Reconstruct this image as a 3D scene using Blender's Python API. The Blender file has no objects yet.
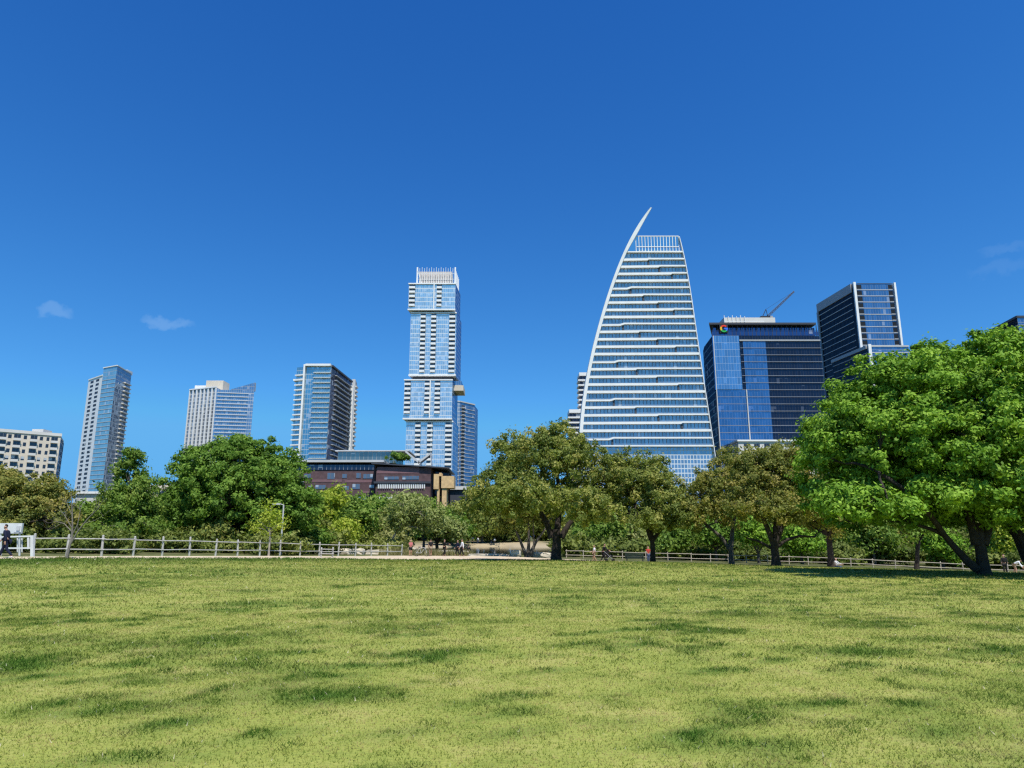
import bpy, bmesh, math, random
import numpy as np
from mathutils import Vector, Matrix

# ------------------------------------------------------------------ camera, sky, sun, exposure
S = bpy.context.scene
C = S.collection
F = 700.0
PITCH = math.radians(12.3)
CAMZ = 1.6
R = math.radians
cam = bpy.data.cameras.new('camera')
cam.sensor_width = 36.0
cam.lens = 36.0 * F / 1024.0
cam.clip_start = 0.1
cam.clip_end = 9000.0
camo = bpy.data.objects.new('camera', cam)
C.objects.link(camo)
camo.location = (0, 0, CAMZ)
camo.rotation_euler = (math.pi / 2 + PITCH, 0, 0)
S.camera = camo

SUN_EL = R(61)
SUN_AZ = R(162)          # clockwise from +Y: behind the camera, a little to the right
sun_dir = Vector((math.sin(SUN_AZ) * math.cos(SUN_EL), math.cos(SUN_AZ) * math.cos(SUN_EL), math.sin(SUN_EL)))
sl = bpy.data.lights.new('sun', 'SUN')
sl.energy = 5.0
sl.angle = R(0.53)
sl.color = (1.0, 0.955, 0.88)
so = bpy.data.objects.new('sun', sl)
C.objects.link(so)
so.rotation_euler = sun_dir.to_track_quat('Z', 'Y').to_euler()
so.location = (0, 0, 60)

S.view_settings.view_transform = 'Standard'
S.view_settings.look = 'None'
S.view_settings.gamma = 1.0
S.view_settings.use_curve_mapping = False
S.view_settings.exposure = 0.12
S.cycles.use_denoising = False
S.cycles.pixel_filter_type = 'BLACKMAN_HARRIS'
S.cycles.filter_width = 1.3
S.cycles.max_bounces = 6
S.cycles.diffuse_bounces = 3
S.cycles.glossy_bounces = 3
S.cycles.transparent_max_bounces = 8
S.cycles.caustics_reflective = False
S.cycles.caustics_refractive = False


def pt(px, py, Y):
    """world point seen at pixel (px,py) whose world y is Y"""
    a = (px - 512.0) / F
    u = (384.0 - py) / F
    c, s = math.cos(PITCH), math.sin(PITCH)
    d = Vector((a, c - u * s, s + u * c))
    return Vector((0, 0, CAMZ)) + d * (Y / d.y)


world = bpy.data.worlds.new('World')
S.world = world
world.use_nodes = True
nt = world.node_tree
nt.nodes.clear()


def N(nt, t, **kw):
    n = nt.nodes.new(t)
    for k, v in kw.items():
        if k.startswith('i_'):
            key = k[2:]
            key = int(key) if key.isdigit() else key
            n.inputs[key].default_value = v
        else:
            setattr(n, k, v)
    return n


sky = N(nt, 'ShaderNodeTexSky', sky_type='NISHITA', sun_disc=False, sun_elevation=SUN_EL,
        sun_rotation=SUN_AZ, altitude=0.0, air_density=1.0, dust_density=0.1, ozone_density=3.0)
hsv = N(nt, 'ShaderNodeHueSaturation')
hsv.inputs['Saturation'].default_value = 1.3
hsv.inputs['Value'].default_value = 1.25
nt.links.new(sky.outputs[0], hsv.inputs['Color'])
tc = N(nt, 'ShaderNodeTexCoord')
# a very clear day: look the sky up a little higher than the true horizon, so no pale haze band
sxyz = N(nt, 'ShaderNodeSeparateXYZ')
nt.links.new(tc.outputs['Generated'], sxyz.inputs[0])
zup = N(nt, 'ShaderNodeMath', operation='MAXIMUM', i_1=0.0)
nt.links.new(sxyz.outputs[2], zup.inputs[0])
zm = N(nt, 'ShaderNodeMath', operation='MULTIPLY_ADD', i_1=.85, i_2=.17)
nt.links.new(zup.outputs[0], zm.inputs[0])
cxyz = N(nt, 'ShaderNodeCombineXYZ')
nt.links.new(sxyz.outputs[0], cxyz.inputs[0])
nt.links.new(sxyz.outputs[1], cxyz.inputs[1])
nt.links.new(zm.outputs[0], cxyz.inputs[2])
nvec = N(nt, 'ShaderNodeVectorMath', operation='NORMALIZE')
nt.links.new(cxyz.outputs[0], nvec.inputs[0])
nt.links.new(nvec.outputs[0], sky.inputs['Vector'])
# three faint wisps of cloud, fixed in the sky by their direction
acc = None
for (px, py, rx, ry, st) in ((54, 310, .022, .0095, .17), (167, 323, .036, .0085, .19), (1003, 249, .03, .008, .06), (1000, 268, .04, .01, .05)):
    d = (pt(px, py, 1000) - Vector((0, 0, CAMZ))).normalized()
    e1 = d.cross(Vector((0, 0, 1))).normalized()
    e2 = e1.cross(d).normalized()
    mp = []
    nz = N(nt, 'ShaderNodeTexNoise', i_Scale=60.0, i_Detail=8.0)
    nt.links.new(tc.outputs['Generated'], nz.inputs['Vector'])
    sub = N(nt, 'ShaderNodeVectorMath', operation='SUBTRACT')
    nt.links.new(nz.outputs['Color'], sub.inputs[0])
    sub.inputs[1].default_value = (.5, .5, .5)
    scl = N(nt, 'ShaderNodeVectorMath', operation='SCALE')
    scl.inputs['Scale'].default_value = .03
    nt.links.new(sub.outputs[0], scl.inputs[0])
    add = N(nt, 'ShaderNodeVectorMath', operation='ADD')
    nt.links.new(tc.outputs['Generated'], add.inputs[0])
    nt.links.new(scl.outputs[0], add.inputs[1])
    sq = []
    for e, rr in ((e1, rx), (e2, ry)):
        dt = N(nt, 'ShaderNodeVectorMath', operation='DOT_PRODUCT')
        nt.links.new(add.outputs[0], dt.inputs[0])
        dt.inputs[1].default_value = e
        m = N(nt, 'ShaderNodeMath', operation='MULTIPLY')
        m.inputs[1].default_value = 1 / rr
        nt.links.new(dt.outputs['Value'], m.inputs[0])
        p = N(nt, 'ShaderNodeMath', operation='POWER')
        p.inputs[1].default_value = 2
        ab = N(nt, 'ShaderNodeMath', operation='ABSOLUTE')
        nt.links.new(m.outputs[0], ab.inputs[0])
        nt.links.new(ab.outputs[0], p.inputs[0])
        sq.append(p)
    sm = N(nt, 'ShaderNodeMath', operation='ADD')
    nt.links.new(sq[0].outputs[0], sm.inputs[0])
    nt.links.new(sq[1].outputs[0], sm.inputs[1])
    mr = N(nt, 'ShaderNodeMapRange', interpolation_type='SMOOTHSTEP')
    mr.inputs['From Min'].default_value = 0
    mr.inputs['From Max'].default_value = 1
    mr.inputs['To Min'].default_value = st
    mr.inputs['To Max'].default_value = 0
    nt.links.new(sm.outputs[0], mr.inputs['Value'])
    fr = N(nt, 'ShaderNodeVectorMath', operation='DOT_PRODUCT')   # only the hemisphere of the cloud
    nt.links.new(tc.outputs['Generated'], fr.inputs[0])
    fr.inputs[1].default_value = d
    gt = N(nt, 'ShaderNodeMath', operation='GREATER_THAN')
    gt.inputs[1].default_value = .5
    nt.links.new(fr.outputs['Value'], gt.inputs[0])
    mu = N(nt, 'ShaderNodeMath', operation='MULTIPLY')
    nt.links.new(gt.outputs[0], mu.inputs[0])
    nt.links.new(mr.outputs['Result'], mu.inputs[1])
    if acc is None:
        acc = mu
    else:
        a2 = N(nt, 'ShaderNodeMath', operation='ADD')
        nt.links.new(acc.outputs[0], a2.inputs[0])
        nt.links.new(mu.outputs[0], a2.inputs[1])
        acc = a2
# the deep, saturated blue of a dry spring noon: a tone curve on the sky's own light, per channel
sepk = N(nt, 'ShaderNodeSeparateColor')
nt.links.new(hsv.outputs[0], sepk.inputs[0])
comk = N(nt, 'ShaderNodeCombineColor')
for ch, (cap, gam, gain) in enumerate(((1.0, 1.58, 4.6), (2.75, 1.63, 3.38), (5.5, 1.29, 1.73))):
    mn = N(nt, 'ShaderNodeMath', operation='MINIMUM', i_1=cap)
    nt.links.new(sepk.outputs[ch], mn.inputs[0])
    dv = N(nt, 'ShaderNodeMath', operation='DIVIDE', i_1=10.0)
    nt.links.new(mn.outputs[0], dv.inputs[0])
    pw_ = N(nt, 'ShaderNodeMath', operation='POWER', i_1=gam)
    nt.links.new(dv.outputs[0], pw_.inputs[0])
    ml = N(nt, 'ShaderNodeMath', operation='MULTIPLY', i_1=gain * 10)
    nt.links.new(pw_.outputs[0], ml.inputs[0])
    nt.links.new(ml.outputs[0], comk.inputs[ch])
mixc = N(nt, 'ShaderNodeMix', data_type='RGBA')
nt.links.new(acc.outputs[0], mixc.inputs[0])
nt.links.new(comk.outputs[0], mixc.inputs[6])
mixc.inputs[7].default_value = (4.2, 6.2, 8.6, 1)
bg = N(nt, 'ShaderNodeBackground')
bg.inputs['Strength'].default_value = 0.1
nt.links.new(mixc.outputs[2], bg.inputs['Color'])
wo = N(nt, 'ShaderNodeOutputWorld')
nt.links.new(bg.outputs[0], wo.inputs['Surface'])


# ------------------------------------------------------------------ helpers
def off_of(o):
    v = Vector((0, 0, 0))
    while o is not None:
        v = v + o.location
        o = o.parent
    return v


def tag(o, label=None, cat=None, group=None, kind=None):
    if label:
        o['label'] = label
    if cat:
        o['category'] = cat
    if group:
        o['group'] = group
    if kind:
        o['kind'] = kind
    return o


def thing(name, label, cat, loc=(0, 0, 0), group=None):
    o = bpy.data.objects.new(name, None)
    o.empty_display_size = .3
    C.objects.link(o)
    o.location = loc
    return tag(o, label, cat, group)


class MB:
    """collects polygons (world coordinates, uv in metres) for one mesh"""

    def __init__(s):
        s.v, s.f, s.m, s.uv = [], [], [], []

    def poly(s, pts, mi=0, uv=None):
        b = len(s.v)
        s.v += [tuple(p) for p in pts]
        s.f.append(list(range(b, b + len(pts))))
        s.m.append(mi)
        s.uv.append(uv if uv else [(0, 0)] * len(pts))

    def wall(s, a, b, z0, z1, mi=0, u0=0.0):
        L = math.hypot(b[0] - a[0], b[1] - a[1])
        s.poly([(a[0], a[1], z0), (b[0], b[1], z0), (b[0], b[1], z1), (a[0], a[1], z1)], mi,
               [(u0, z0), (u0 + L, z0), (u0 + L, z1), (u0, z1)])

    def prism(s, pts, z0, z1, mi=0, top=0, mis=None):
        """pts counter-clockwise seen from above"""
        n = len(pts)
        for i in range(n):
            s.wall(pts[i], pts[(i + 1) % n], z0, z1, mis[i] if mis else mi)
        s.poly([(p[0], p[1], z1) for p in pts], top, [(p[0], p[1]) for p in pts])
        s.poly([(p[0], p[1], z0) for p in reversed(pts)], top, [(p[0], p[1]) for p in reversed(pts)])

    def box(s, x0, x1, y0, y1, z0, z1, mi=0):
        s.prism([(x0, y0), (x1, y0), (x1, y1), (x0, y1)], z0, z1, mi, mi)

    def slab(s, a, b, d0, d1, z0, z1, mi=0, e=0.0):
        """box along the wall a-b (outside is to the right of a->b), from d0 to d1 metres outward, e longer at the ends"""
        a = Vector((a[0], a[1])); b = Vector((b[0], b[1]))
        t = (b - a).normalized()
        n = Vector((t.y, -t.x))
        a = a - t * e; b = b + t * e
        P = [a + n * d1, b + n * d1, b + n * d0, a + n * d0]
        s.prism([(p.x, p.y) for p in P], z0, z1, mi, mi)

    def bar(s, p, q, r, mi=0, r2=None, n=6):
        p = Vector(p); q = Vector(q)
        r2 = r if r2 is None else r2
        d = (q - p).normalized()
        a = d.orthogonal().normalized()
        b = d.cross(a)
        P = [p + (a * math.cos(k * 2 * math.pi / n) + b * math.sin(k * 2 * math.pi / n)) * r for k in range(n)]
        Q = [q + (a * math.cos(k * 2 * math.pi / n) + b * math.sin(k * 2 * math.pi / n)) * r2 for k in range(n)]
        for k in range(n):
            s.poly([P[k], P[(k + 1) % n], Q[(k + 1) % n], Q[k]], mi)
        s.poly(P[::-1], mi)
        s.poly(Q, mi)

    def build(s, name, mats, parent=None, smooth=False):
        me = bpy.data.meshes.new(name)
        off = off_of(parent)
        me.from_pydata([(v[0] - off.x, v[1] - off.y, v[2] - off.z) for v in s.v], [], s.f)
        uvl = me.uv_layers.new(name='UVMap')
        flat = [c for f in s.uv for p in f for c in p]
        uvl.data.foreach_set('uv', flat)
        mats = mats if isinstance(mats, (list, tuple)) else [mats]
        for m in mats:
            me.materials.append(m)
        me.polygons.foreach_set('material_index', s.m)
        if smooth:
            me.polygons.foreach_set('use_smooth', [True] * len(s.f))
        me.update()
        o = bpy.data.objects.new(name, me)
        C.objects.link(o)
        o.parent = parent
        return o


def copy_tree(o, parent=None):
    c = o.copy()
    C.objects.link(c)
    c.parent = parent
    for ch in list(o.children):
        copy_tree(ch, c)
    return c


class Repeat:
    """one kind of repeated part on one thing: the first 100 as parts, whatever is left as one 'stuff' part"""

    def __init__(s, name, mats, parent, cap=100):
        s.name, s.mats, s.parent, s.cap, s.n, s.rest = name, mats, parent, cap, 0, None

    def new(s):
        s.n += 1
        if s.n <= s.cap:
            s.cur = MB()
        else:
            if s.rest is None:
                s.rest = MB()
            s.cur = s.rest
        return s.cur

    def done(s):
        if s.cur is not s.rest:
            return s.cur.build(s.name, s.mats, s.parent)

    def finish(s):
        if s.rest:
            tag(s.rest.build(s.name, s.mats, s.parent), kind='stuff')


# ------------------------------------------------------------------ materials
def mat(name):
    m = bpy.data.materials.new(name)
    m.use_nodes = True
    m.node_tree.nodes.clear()
    return m, m.node_tree


def out(nt, sh):
    o = N(nt, 'ShaderNodeOutputMaterial')
    nt.links.new(sh, o.inputs['Surface'])


def plain(name, col, rough=.7, var=.12, scale=.6, metal=0.0, bump=0.0, spec=.3):
    m, nt = mat(name)
    tcn = N(nt, 'ShaderNodeTexCoord')
    nz = N(nt, 'ShaderNodeTexNoise', i_Scale=scale, i_Detail=6.0)
    nt.links.new(tcn.outputs['Object'], nz.inputs['Vector'])
    mr = N(nt, 'ShaderNodeMapRange')
    mr.inputs['From Min'].default_value = .3
    mr.inputs['From Max'].default_value = .7
    mr.inputs['To Min'].default_value = 1 - var
    mr.inputs['To Max'].default_value = 1 + var
    nt.links.new(nz.outputs['Fac'], mr.inputs['Value'])
    mx = N(nt, 'ShaderNodeVectorMath', operation='SCALE')
    mx.inputs[0].default_value = col[:3]
    nt.links.new(mr.outputs['Result'], mx.inputs['Scale'])
    b = N(nt, 'ShaderNodeBsdfPrincipled', i_Roughness=rough, i_Metallic=metal)
    b.inputs['Specular IOR Level'].default_value = spec
    nt.links.new(mx.outputs[0], b.inputs['Base Color'])
    if bump:
        bp = N(nt, 'ShaderNodeBump', i_Strength=bump, i_Distance=.05)
        nz2 = N(nt, 'ShaderNodeTexNoise', i_Scale=scale * 12, i_Detail=5.0)
        nt.links.new(tcn.outputs['Object'], nz2.inputs['Vector'])
        nt.links.new(nz2.outputs['Fac'], bp.inputs['Height'])
        nt.links.new(bp.outputs[0], b.inputs['Normal'])
    out(nt, b.outputs[0])
    return m


def glass(name, tint, dark, pw=1.5, ph=3.4, z0=0.0, mull=.12, hmull=.0, mcol=(.3, .32, .35), refl=.65, tilt=.012,
          blinds=.12, blind_col=(.5, .52, .52), lowdark=0.0, rough=.03):
    """reflective curtain wall: panels in metres on the uv map; each pane sits a hair out of true and some have blinds down"""
    m, nt = mat(name)
    L = nt.links.new
    uv = N(nt, 'ShaderNodeUVMap')
    sp = N(nt, 'ShaderNodeSeparateXYZ')
    L(uv.outputs[0], sp.inputs[0])

    def M(op, a, b=None, c=None):
        n = N(nt, 'ShaderNodeMath', operation=op)
        for i, v in enumerate((a, b, c)):
            if v is None:
                continue
            if isinstance(v, (int, float)):
                n.inputs[i].default_value = v
            else:
                L(v, n.inputs[i])
        return n.outputs[0]
    u = M('DIVIDE', sp.outputs[0], pw)
    v = M('DIVIDE', M('SUBTRACT', sp.outputs[1], z0), ph)
    fu, fv = M('FRACT', u), M('FRACT', v)
    iu, iv = M('FLOOR', u), M('FLOOR', v)
    cb = N(nt, 'ShaderNodeCombineXYZ')
    L(iu, cb.inputs[0]); L(iv, cb.inputs[1])
    wn = N(nt, 'ShaderNodeTexWhiteNoise', noise_dimensions='3D')
    L(cb.outputs[0], wn.inputs['Vector'])
    # mullion mask
    mk = M('LESS_THAN', fu, mull / pw)
    if hmull:
        mk = M('MAXIMUM', mk, M('LESS_THAN', fv, hmull / ph))
    # pane normal
    geo = N(nt, 'ShaderNodeNewGeometry')
    sb = N(nt, 'ShaderNodeVectorMath', operation='SUBTRACT')
    L(wn.outputs['Color'], sb.inputs[0]); sb.inputs[1].default_value = (.5, .5, .5)
    sc = N(nt, 'ShaderNodeVectorMath', operation='SCALE')
    L(sb.outputs[0], sc.inputs[0]); sc.inputs['Scale'].default_value = tilt * 2
    ad = N(nt, 'ShaderNodeVectorMath', operation='ADD')
    L(geo.outputs['Normal'], ad.inputs[0]); L(sc.outputs[0], ad.inputs[1])
    nm = N(nt, 'ShaderNodeVectorMath', operation='NORMALIZE')
    L(ad.outputs[0], nm.inputs[0])
    gl = N(nt, 'ShaderNodeBsdfGlossy', i_Roughness=rough)
    # coating tint varies a little per pane
    tv = M('MULTIPLY_ADD', wn.outputs['Value'], .3, .85)
    tcn = N(nt, 'ShaderNodeVectorMath', operation='SCALE')
    tcn.inputs[0].default_value = tint[:3]
    L(tv, tcn.inputs['Scale'])
    L(tcn.outputs[0], gl.inputs['Color'])
    L(nm.outputs[0], gl.inputs['Normal'])
    # room behind: dark, or a blind
    wn2 = N(nt, 'ShaderNodeTexWhiteNoise', noise_dimensions='4D', i_W=3.7)
    L(cb.outputs[0], wn2.inputs['Vector'])
    hasb = M('LESS_THAN', wn2.outputs['Value'], blinds)
    sepc = N(nt, 'ShaderNodeSeparateColor')
    L(wn2.outputs['Color'], sepc.inputs[0])
    drop = M('GREATER_THAN', fv, sepc.outputs[1])
    isb = M('MULTIPLY', hasb, drop)
    mxi = N(nt, 'ShaderNodeMix', data_type='RGBA')
    L(isb, mxi.inputs[0])
    mxi.inputs[6].default_value = (*dark, 1)
    mxi.inputs[7].default_value = (*blind_col, 1)
    df = N(nt, 'ShaderNodeBsdfDiffuse')
    L(mxi.outputs[2], df.inputs['Color'])
    ms = N(nt, 'ShaderNodeMixShader')
    ms.inputs[0].default_value = refl
    L(df.outputs[0], ms.inputs[1]); L(gl.outputs[0], ms.inputs[2])
    mb_ = N(nt, 'ShaderNodeBsdfPrincipled', i_Roughness=.45)
    mb_.inputs['Base Color'].default_value = (*mcol, 1)
    ms2 = N(nt, 'ShaderNodeMixShader')
    L(mk, ms2.inputs[0]); L(ms.outputs[0], ms2.inputs[1]); L(mb_.outputs[0], ms2.inputs[2])
    out(nt, ms2.outputs[0])
    return m


def leaf_mat(name, cols, trans=.3, gloss=.015):
    """cols: list of (position, colour) along the per-leaf 'tone' attribute"""
    m, nt = mat(name)
    L = nt.links.new
    at = N(nt, 'ShaderNodeAttribute', attribute_name='tone')
    rp = N(nt, 'ShaderNodeValToRGB')
    el = rp.color_ramp.elements
    while len(el) > 1:
        el.remove(el[-1])
    el[0].position = cols[0][0]
    el[0].color = (*cols[0][1], 1)
    for p, c in cols[1:]:
        e = el.new(p)
        e.color = (*c, 1)
    L(at.outputs['Fac'], rp.inputs[0])
    df = N(nt, 'ShaderNodeBsdfDiffuse')
    L(rp.outputs[0], df.inputs['Color'])
    tr = N(nt, 'ShaderNodeBsdfTranslucent')
    g = N(nt, 'ShaderNodeMix', data_type='RGBA', blend_type='MULTIPLY')
    g.inputs[0].default_value = 1
    L(rp.outputs[0], g.inputs[6])
    g.inputs[7].default_value = (1.15, 1.3, .5, 1)
    L(g.outputs[2], tr.inputs['Color'])
    ms = N(nt, 'ShaderNodeMixShader')
    ms.inputs[0].default_value = trans
    L(df.outputs[0], ms.inputs[1]); L(tr.outputs[0], ms.inputs[2])
    gl = N(nt, 'ShaderNodeBsdfGlossy', i_Roughness=.6)
    gl.inputs['Color'].default_value = (.8, .9, .7, 1)
    ms2 = N(nt, 'ShaderNodeMixShader')
    ms2.inputs[0].default_value = gloss
    L(ms.outputs[0], ms2.inputs[1]); L(gl.outputs[0], ms2.inputs[2])
    out(nt, ms2.outputs[0])
    return m


M_white = plain('white_paint', (.78, .78, .76), .5, .05, .3)
M_conc = plain('pale_concrete', (.62, .60, .56), .8, .07, .15)
M_conc2 = plain('cream_concrete', (.64, .56, .45), .8, .07, .15)
M_grey = plain('grey_metal', (.32, .33, .35), .5, .08, .5)
M_lgrey = plain('light_grey_panel', (.5, .5, .5), .6, .06, .3)
M_dark = plain('dark_metal', (.03, .032, .04), .5, .1, .5)
M_charcoal = plain('charcoal_panel', (.055, .06, .075), .5, .1, .2)
M_brick = plain('maroon_brick', (.11, .066, .07), .85, .25, .8)
M_brick2 = plain('plum_panel', (.2, .11, .12), .8, .15, .3)
M_stone = plain('tan_limestone', (.62, .42, .21), .9, .22, .9, bump=.3)
M_rock = plain('pale_limestone', (.52, .46, .36), .9, .25, 1.2, bump=.6)
M_wood = plain('weathered_wood', (.42, .36, .28), .85, .2, 6, bump=.2)
M_greywood = plain('grey_weathered_wood', (.44, .42, .385), .85, .18, 5, bump=.2)
M_bark = plain('dark_bark', (.045, .036, .03), .95, .35, 3.5, bump=.7)
M_barkgrey = plain('grey_bark', (.10, .085, .07), .95, .3, 3.5, bump=.6)
M_barkpale = plain('pale_bark', (.33, .29, .24), .9, .3, 2.5, bump=.4)
M_black = plain('black_plastic', (.012, .012, .014), .45, .1, 4)
M_gate = plain('chalky_white_paint', (.62, .63, .62), .6, .1, 2)
M_sapling = plain('sapling_bark', (.2, .175, .145), .9, .3, 2.5, bump=.4)
M_green = plain('dark_green_metal', (.02, .035, .028), .5, .15, 3)
M_skin = plain('skin', (.45, .26, .18), .6, .05, 4)
M_skin2 = plain('brown_skin', (.22, .11, .07), .6, .05, 4)
M_hair = plain('dark_hair', (.02, .014, .01), .6, .2, 30)
M_navy = plain('navy_cloth', (.012, .016, .04), .9, .2, 8)
M_blackcloth = plain('black_cloth', (.014, .014, .016), .9, .2, 8)
M_pink = plain('pink_cloth', (.5, .16, .16), .9, .1, 8)
M_red = plain('red_cloth', (.4, .04, .03), .9, .1, 8)
M_whitecloth = plain('white_cloth', (.75, .75, .76), .9, .05, 8)
M_khaki = plain('khaki_cloth', (.28, .22, .15), .9, .1, 8)
M_denim = plain('denim_cloth', (.05, .075, .14), .9, .15, 8)
M_gblue = plain('sign_blue', (.03, .16, .8), .5, .02)
M_gred = plain('sign_red', (.75, .04, .02), .5, .02)
M_gyel = plain('sign_yellow', (.9, .5, .01), .5, .02)
M_ggrn = plain('sign_green', (.02, .4, .08), .5, .02)

rng = np.random.default_rng(7)
random.seed(7)

# ------------------------------------------------------------------ terrain
ctrl = [(0, 0, 0), (-8, 4, 0), (8, 4, 0), (0, 12, 0), (-12, 14, .02), (12, 14, 0), (0, 30, -.08), (-14, 30, .15), (16, 30, -.2),
        (0, -20, 0), (-30, -20, .2), (30, -20, 0), (-45, 10, .4), (45, 10, -.3)]
for px, py, D in ((103, 556.3, 44), (33, 557, 41), (240, 556, 55), (301, 556, 62), (388, 555.6, 76), (440, 556, 80), (557, 560.5, 60),
                  (594, 559, 85), (652, 563, 62), (775, 566.5, 55), (870, 567.5, 80), (959, 572, 80), (980, 576, 35),
                  (1001, 573.5, 68), (-150, 557, 38), (1250, 580, 40), (1200, 575, 85), (500, 556.5, 78), (500, 557.2, 88), (440, 559.9, 62.5), (388, 559.6, 62), (500, 560.1, 63), (301, 559.0, 52.5), (240, 558.9, 48), (345, 559.3, 57.5), (470, 561.5, 56), (380, 561.5, 54), (610, 563.8, 65), (700, 565.6, 64.5)):
    p = pt(px, py, D)
    ctrl.append((p.x, p.y, p.z))
for px, D, z in ((480, 98, -.92), (520, 98, -.95), (388, 100, -.7), (200, 110, -.5), (0, 100, .2), (700, 110, -1.6), (900, 120, -2.2), (1150, 120, -2.4), (-200, 100, .5),
                 (480, 215, .45), (560, 215, .4), (380, 215, .45), (480, 195, -.35), (560, 195, -.4), (400, 195, -.4), (100, 205, 0), (800, 205, -1), (1150, 205, -1.5), (-100, 205, 0)):
    ctrl.append((pt(px, 537, D).x, D, z))
ctrl = np.array(ctrl, float)


def tps_fit(P):
    n = len(P)
    d = np.hypot(P[:, None, 0] - P[None, :, 0], P[:, None, 1] - P[None, :, 1])
    K = np.where(d > 0, d * d * np.log(d + 1e-9), 0) + np.eye(n) * 3.0
    Q = np.c_[np.ones(n), P[:, :2]]
    A = np.block([[K, Q], [Q.T, np.zeros((3, 3))]])
    return np.linalg.solve(A, np.r_[P[:, 2], 0, 0, 0])


TW = tps_fit(ctrl)
POND = (pt(478, 537, 148).x, 148.0, 15.0, 44.0)


def sstep(a, b, x):
    t = np.clip((x - a) / (b - a), 0, 1)
    return t * t * (3 - 2 * t)


def ground(x, y):
    x = np.atleast_1d(np.asarray(x, float)); y = np.atleast_1d(np.asarray(y, float))
    d2 = (x[:, None] - ctrl[None, :, 0]) ** 2 + (y[:, None] - ctrl[None, :, 1]) ** 2
    K = np.where(d2 > 0, .5 * d2 * np.log(d2 + 1e-9), 0)
    z = K @ TW[:-3] + TW[-3] + TW[-2] * x + TW[-1] * y
    far = np.maximum(sstep(200, 260, y), np.maximum(sstep(60, 110, np.abs(x) - .45 * np.maximum(y, 0)), sstep(20, 80, -y)))
    z = z * (1 - far) + (-.5) * far
    e = np.sqrt(((x - POND[0]) / POND[2]) ** 2 + ((y - POND[1]) / POND[3]) ** 2)
    e = e + .06 * np.sin(x * .5) + .05 * np.sin(y * .31 + 1)
    m = 1 - sstep(.9, 1.08, e)
    return z * (1 - m) + (-1.9) * m


def gz(x, y):
    return float(ground(x, y)[0])


# path edges (pixel column -> near and far distance)
PATH = np.array([(-260, 30, 34), (-100, 34.5, 38), (33, 38.5, 41), (103, 40.8, 43.4), (180, 44.5, 48.6), (240, 48, 54.2), (301, 53, 61), (345, 58, 67), (388, 62, 75), (440, 63, 79), (500, 63.5, 78),
                 (560, 64, 78), (650, 65.5, 79), (715, 65, 75), (775, 64, 71), (870, 66, 71), (960, 66, 70.5), (1100, 66, 70), (1300, 66, 70)], float)


def path_nf(x, y):
    px = 512 + x / np.maximum(y, 1) * F * math.cos(PITCH)     # columns at the horizon
    return np.interp(px, PATH[:, 0], PATH[:, 1]), np.interp(px, PATH[:, 0], PATH[:, 2])


# dark green clumps of clover and longer grass in the lawn, as ellipses on the ground
patches = []
for (px, py, rx, ry, w) in ((40, 662, 62, 13, 1), (130, 645, 60, 9, .7), (205, 642, 66, 9, .9), (275, 634, 50, 7, .7), (318, 695, 66, 12, 1), (385, 697, 28, 8, .9),
                            (262, 652, 40, 6, .5), (245, 604, 36, 4, .9), (330, 604, 60, 4.5, .7), (395, 628, 58, 6, .7), (100, 592, 60, 3.5, .8), (55, 607, 40, 3, .6),
                            (250, 592, 30, 2.5, .8), (862, 653, 70, 7, 1), (728, 613, 44, 4.5, .9), (860, 625, 42, 4, .8), (640, 598, 40, 3, .5), (560, 604, 45, 4, .7),
                            (775, 601, 60, 4, .6), (990, 655, 45, 6, .6), (1000, 628, 30, 5, .7), (545, 656, 25, 4, .35), (140, 756, 45, 8, .9), (117, 697, 14, 4, .7), (965, 757, 45, 8, .8),
                            (620, 707, 40, 6, .3), (690, 580, 110, 3, .6), (300, 574, 220, 4, .5), (160, 580, 80, 2.5, .5), (470, 588, 60, 2.5, .6), (900, 598, 60, 3, .5), (440, 615, 40, 3, .6),
                            (20, 625, 40, 4, .6), (60, 640, 80, 8, .7), (170, 655, 50, 8, .7), (10, 672, 50, 6, .7), (560, 590, 70, 2.5, .6), (350, 615, 45, 3, .6), (930, 640, 50, 4, .5), (810, 648, 30, 3, .6), (480, 622, 40, 2.5, .5), (300, 642, 30, 4, .6), (660, 645, 35, 5, .3), (180, 712, 40, 6, .3), (700, 690, 40, 6, .3), (480, 735, 40, 7, .25), (0, 590, 50, 3, .6)):
    a = pt(px, py, 10) - Vector((0, 0, CAMZ))
    k = CAMZ / -a.z
    c = Vector((a.x * k, a.y * k))
    b = pt(px, py + ry, 10) - Vector((0, 0, CAMZ)); kb = CAMZ / -b.z
    t_ = pt(px, py - ry, 10) - Vector((0, 0, CAMZ)); kt = CAMZ / -t_.z
    patches.append((c.x, c.y, rx * .95 / F * c.y, (t_.y * kt - b.y * kb) * .43, w))


def vnoise(x, y, seed, cell):
    """smooth value noise"""
    r = np.random.default_rng(seed).random((256, 256))
    u, v = x / cell + 1000, y / cell + 1000
    i, j = np.floor(u).astype(int), np.floor(v).astype(int)
    fu, fv = u - i, v - j
    fu, fv = fu * fu * (3 - 2 * fu), fv * fv * (3 - 2 * fv)
    g = lambda a, b: r[a % 256, b % 256]
    return (g(i, j) * (1 - fu) + g(i + 1, j) * fu) * (1 - fv) + (g(i, j + 1) * (1 - fu) + g(i + 1, j + 1) * fu) * fv


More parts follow.
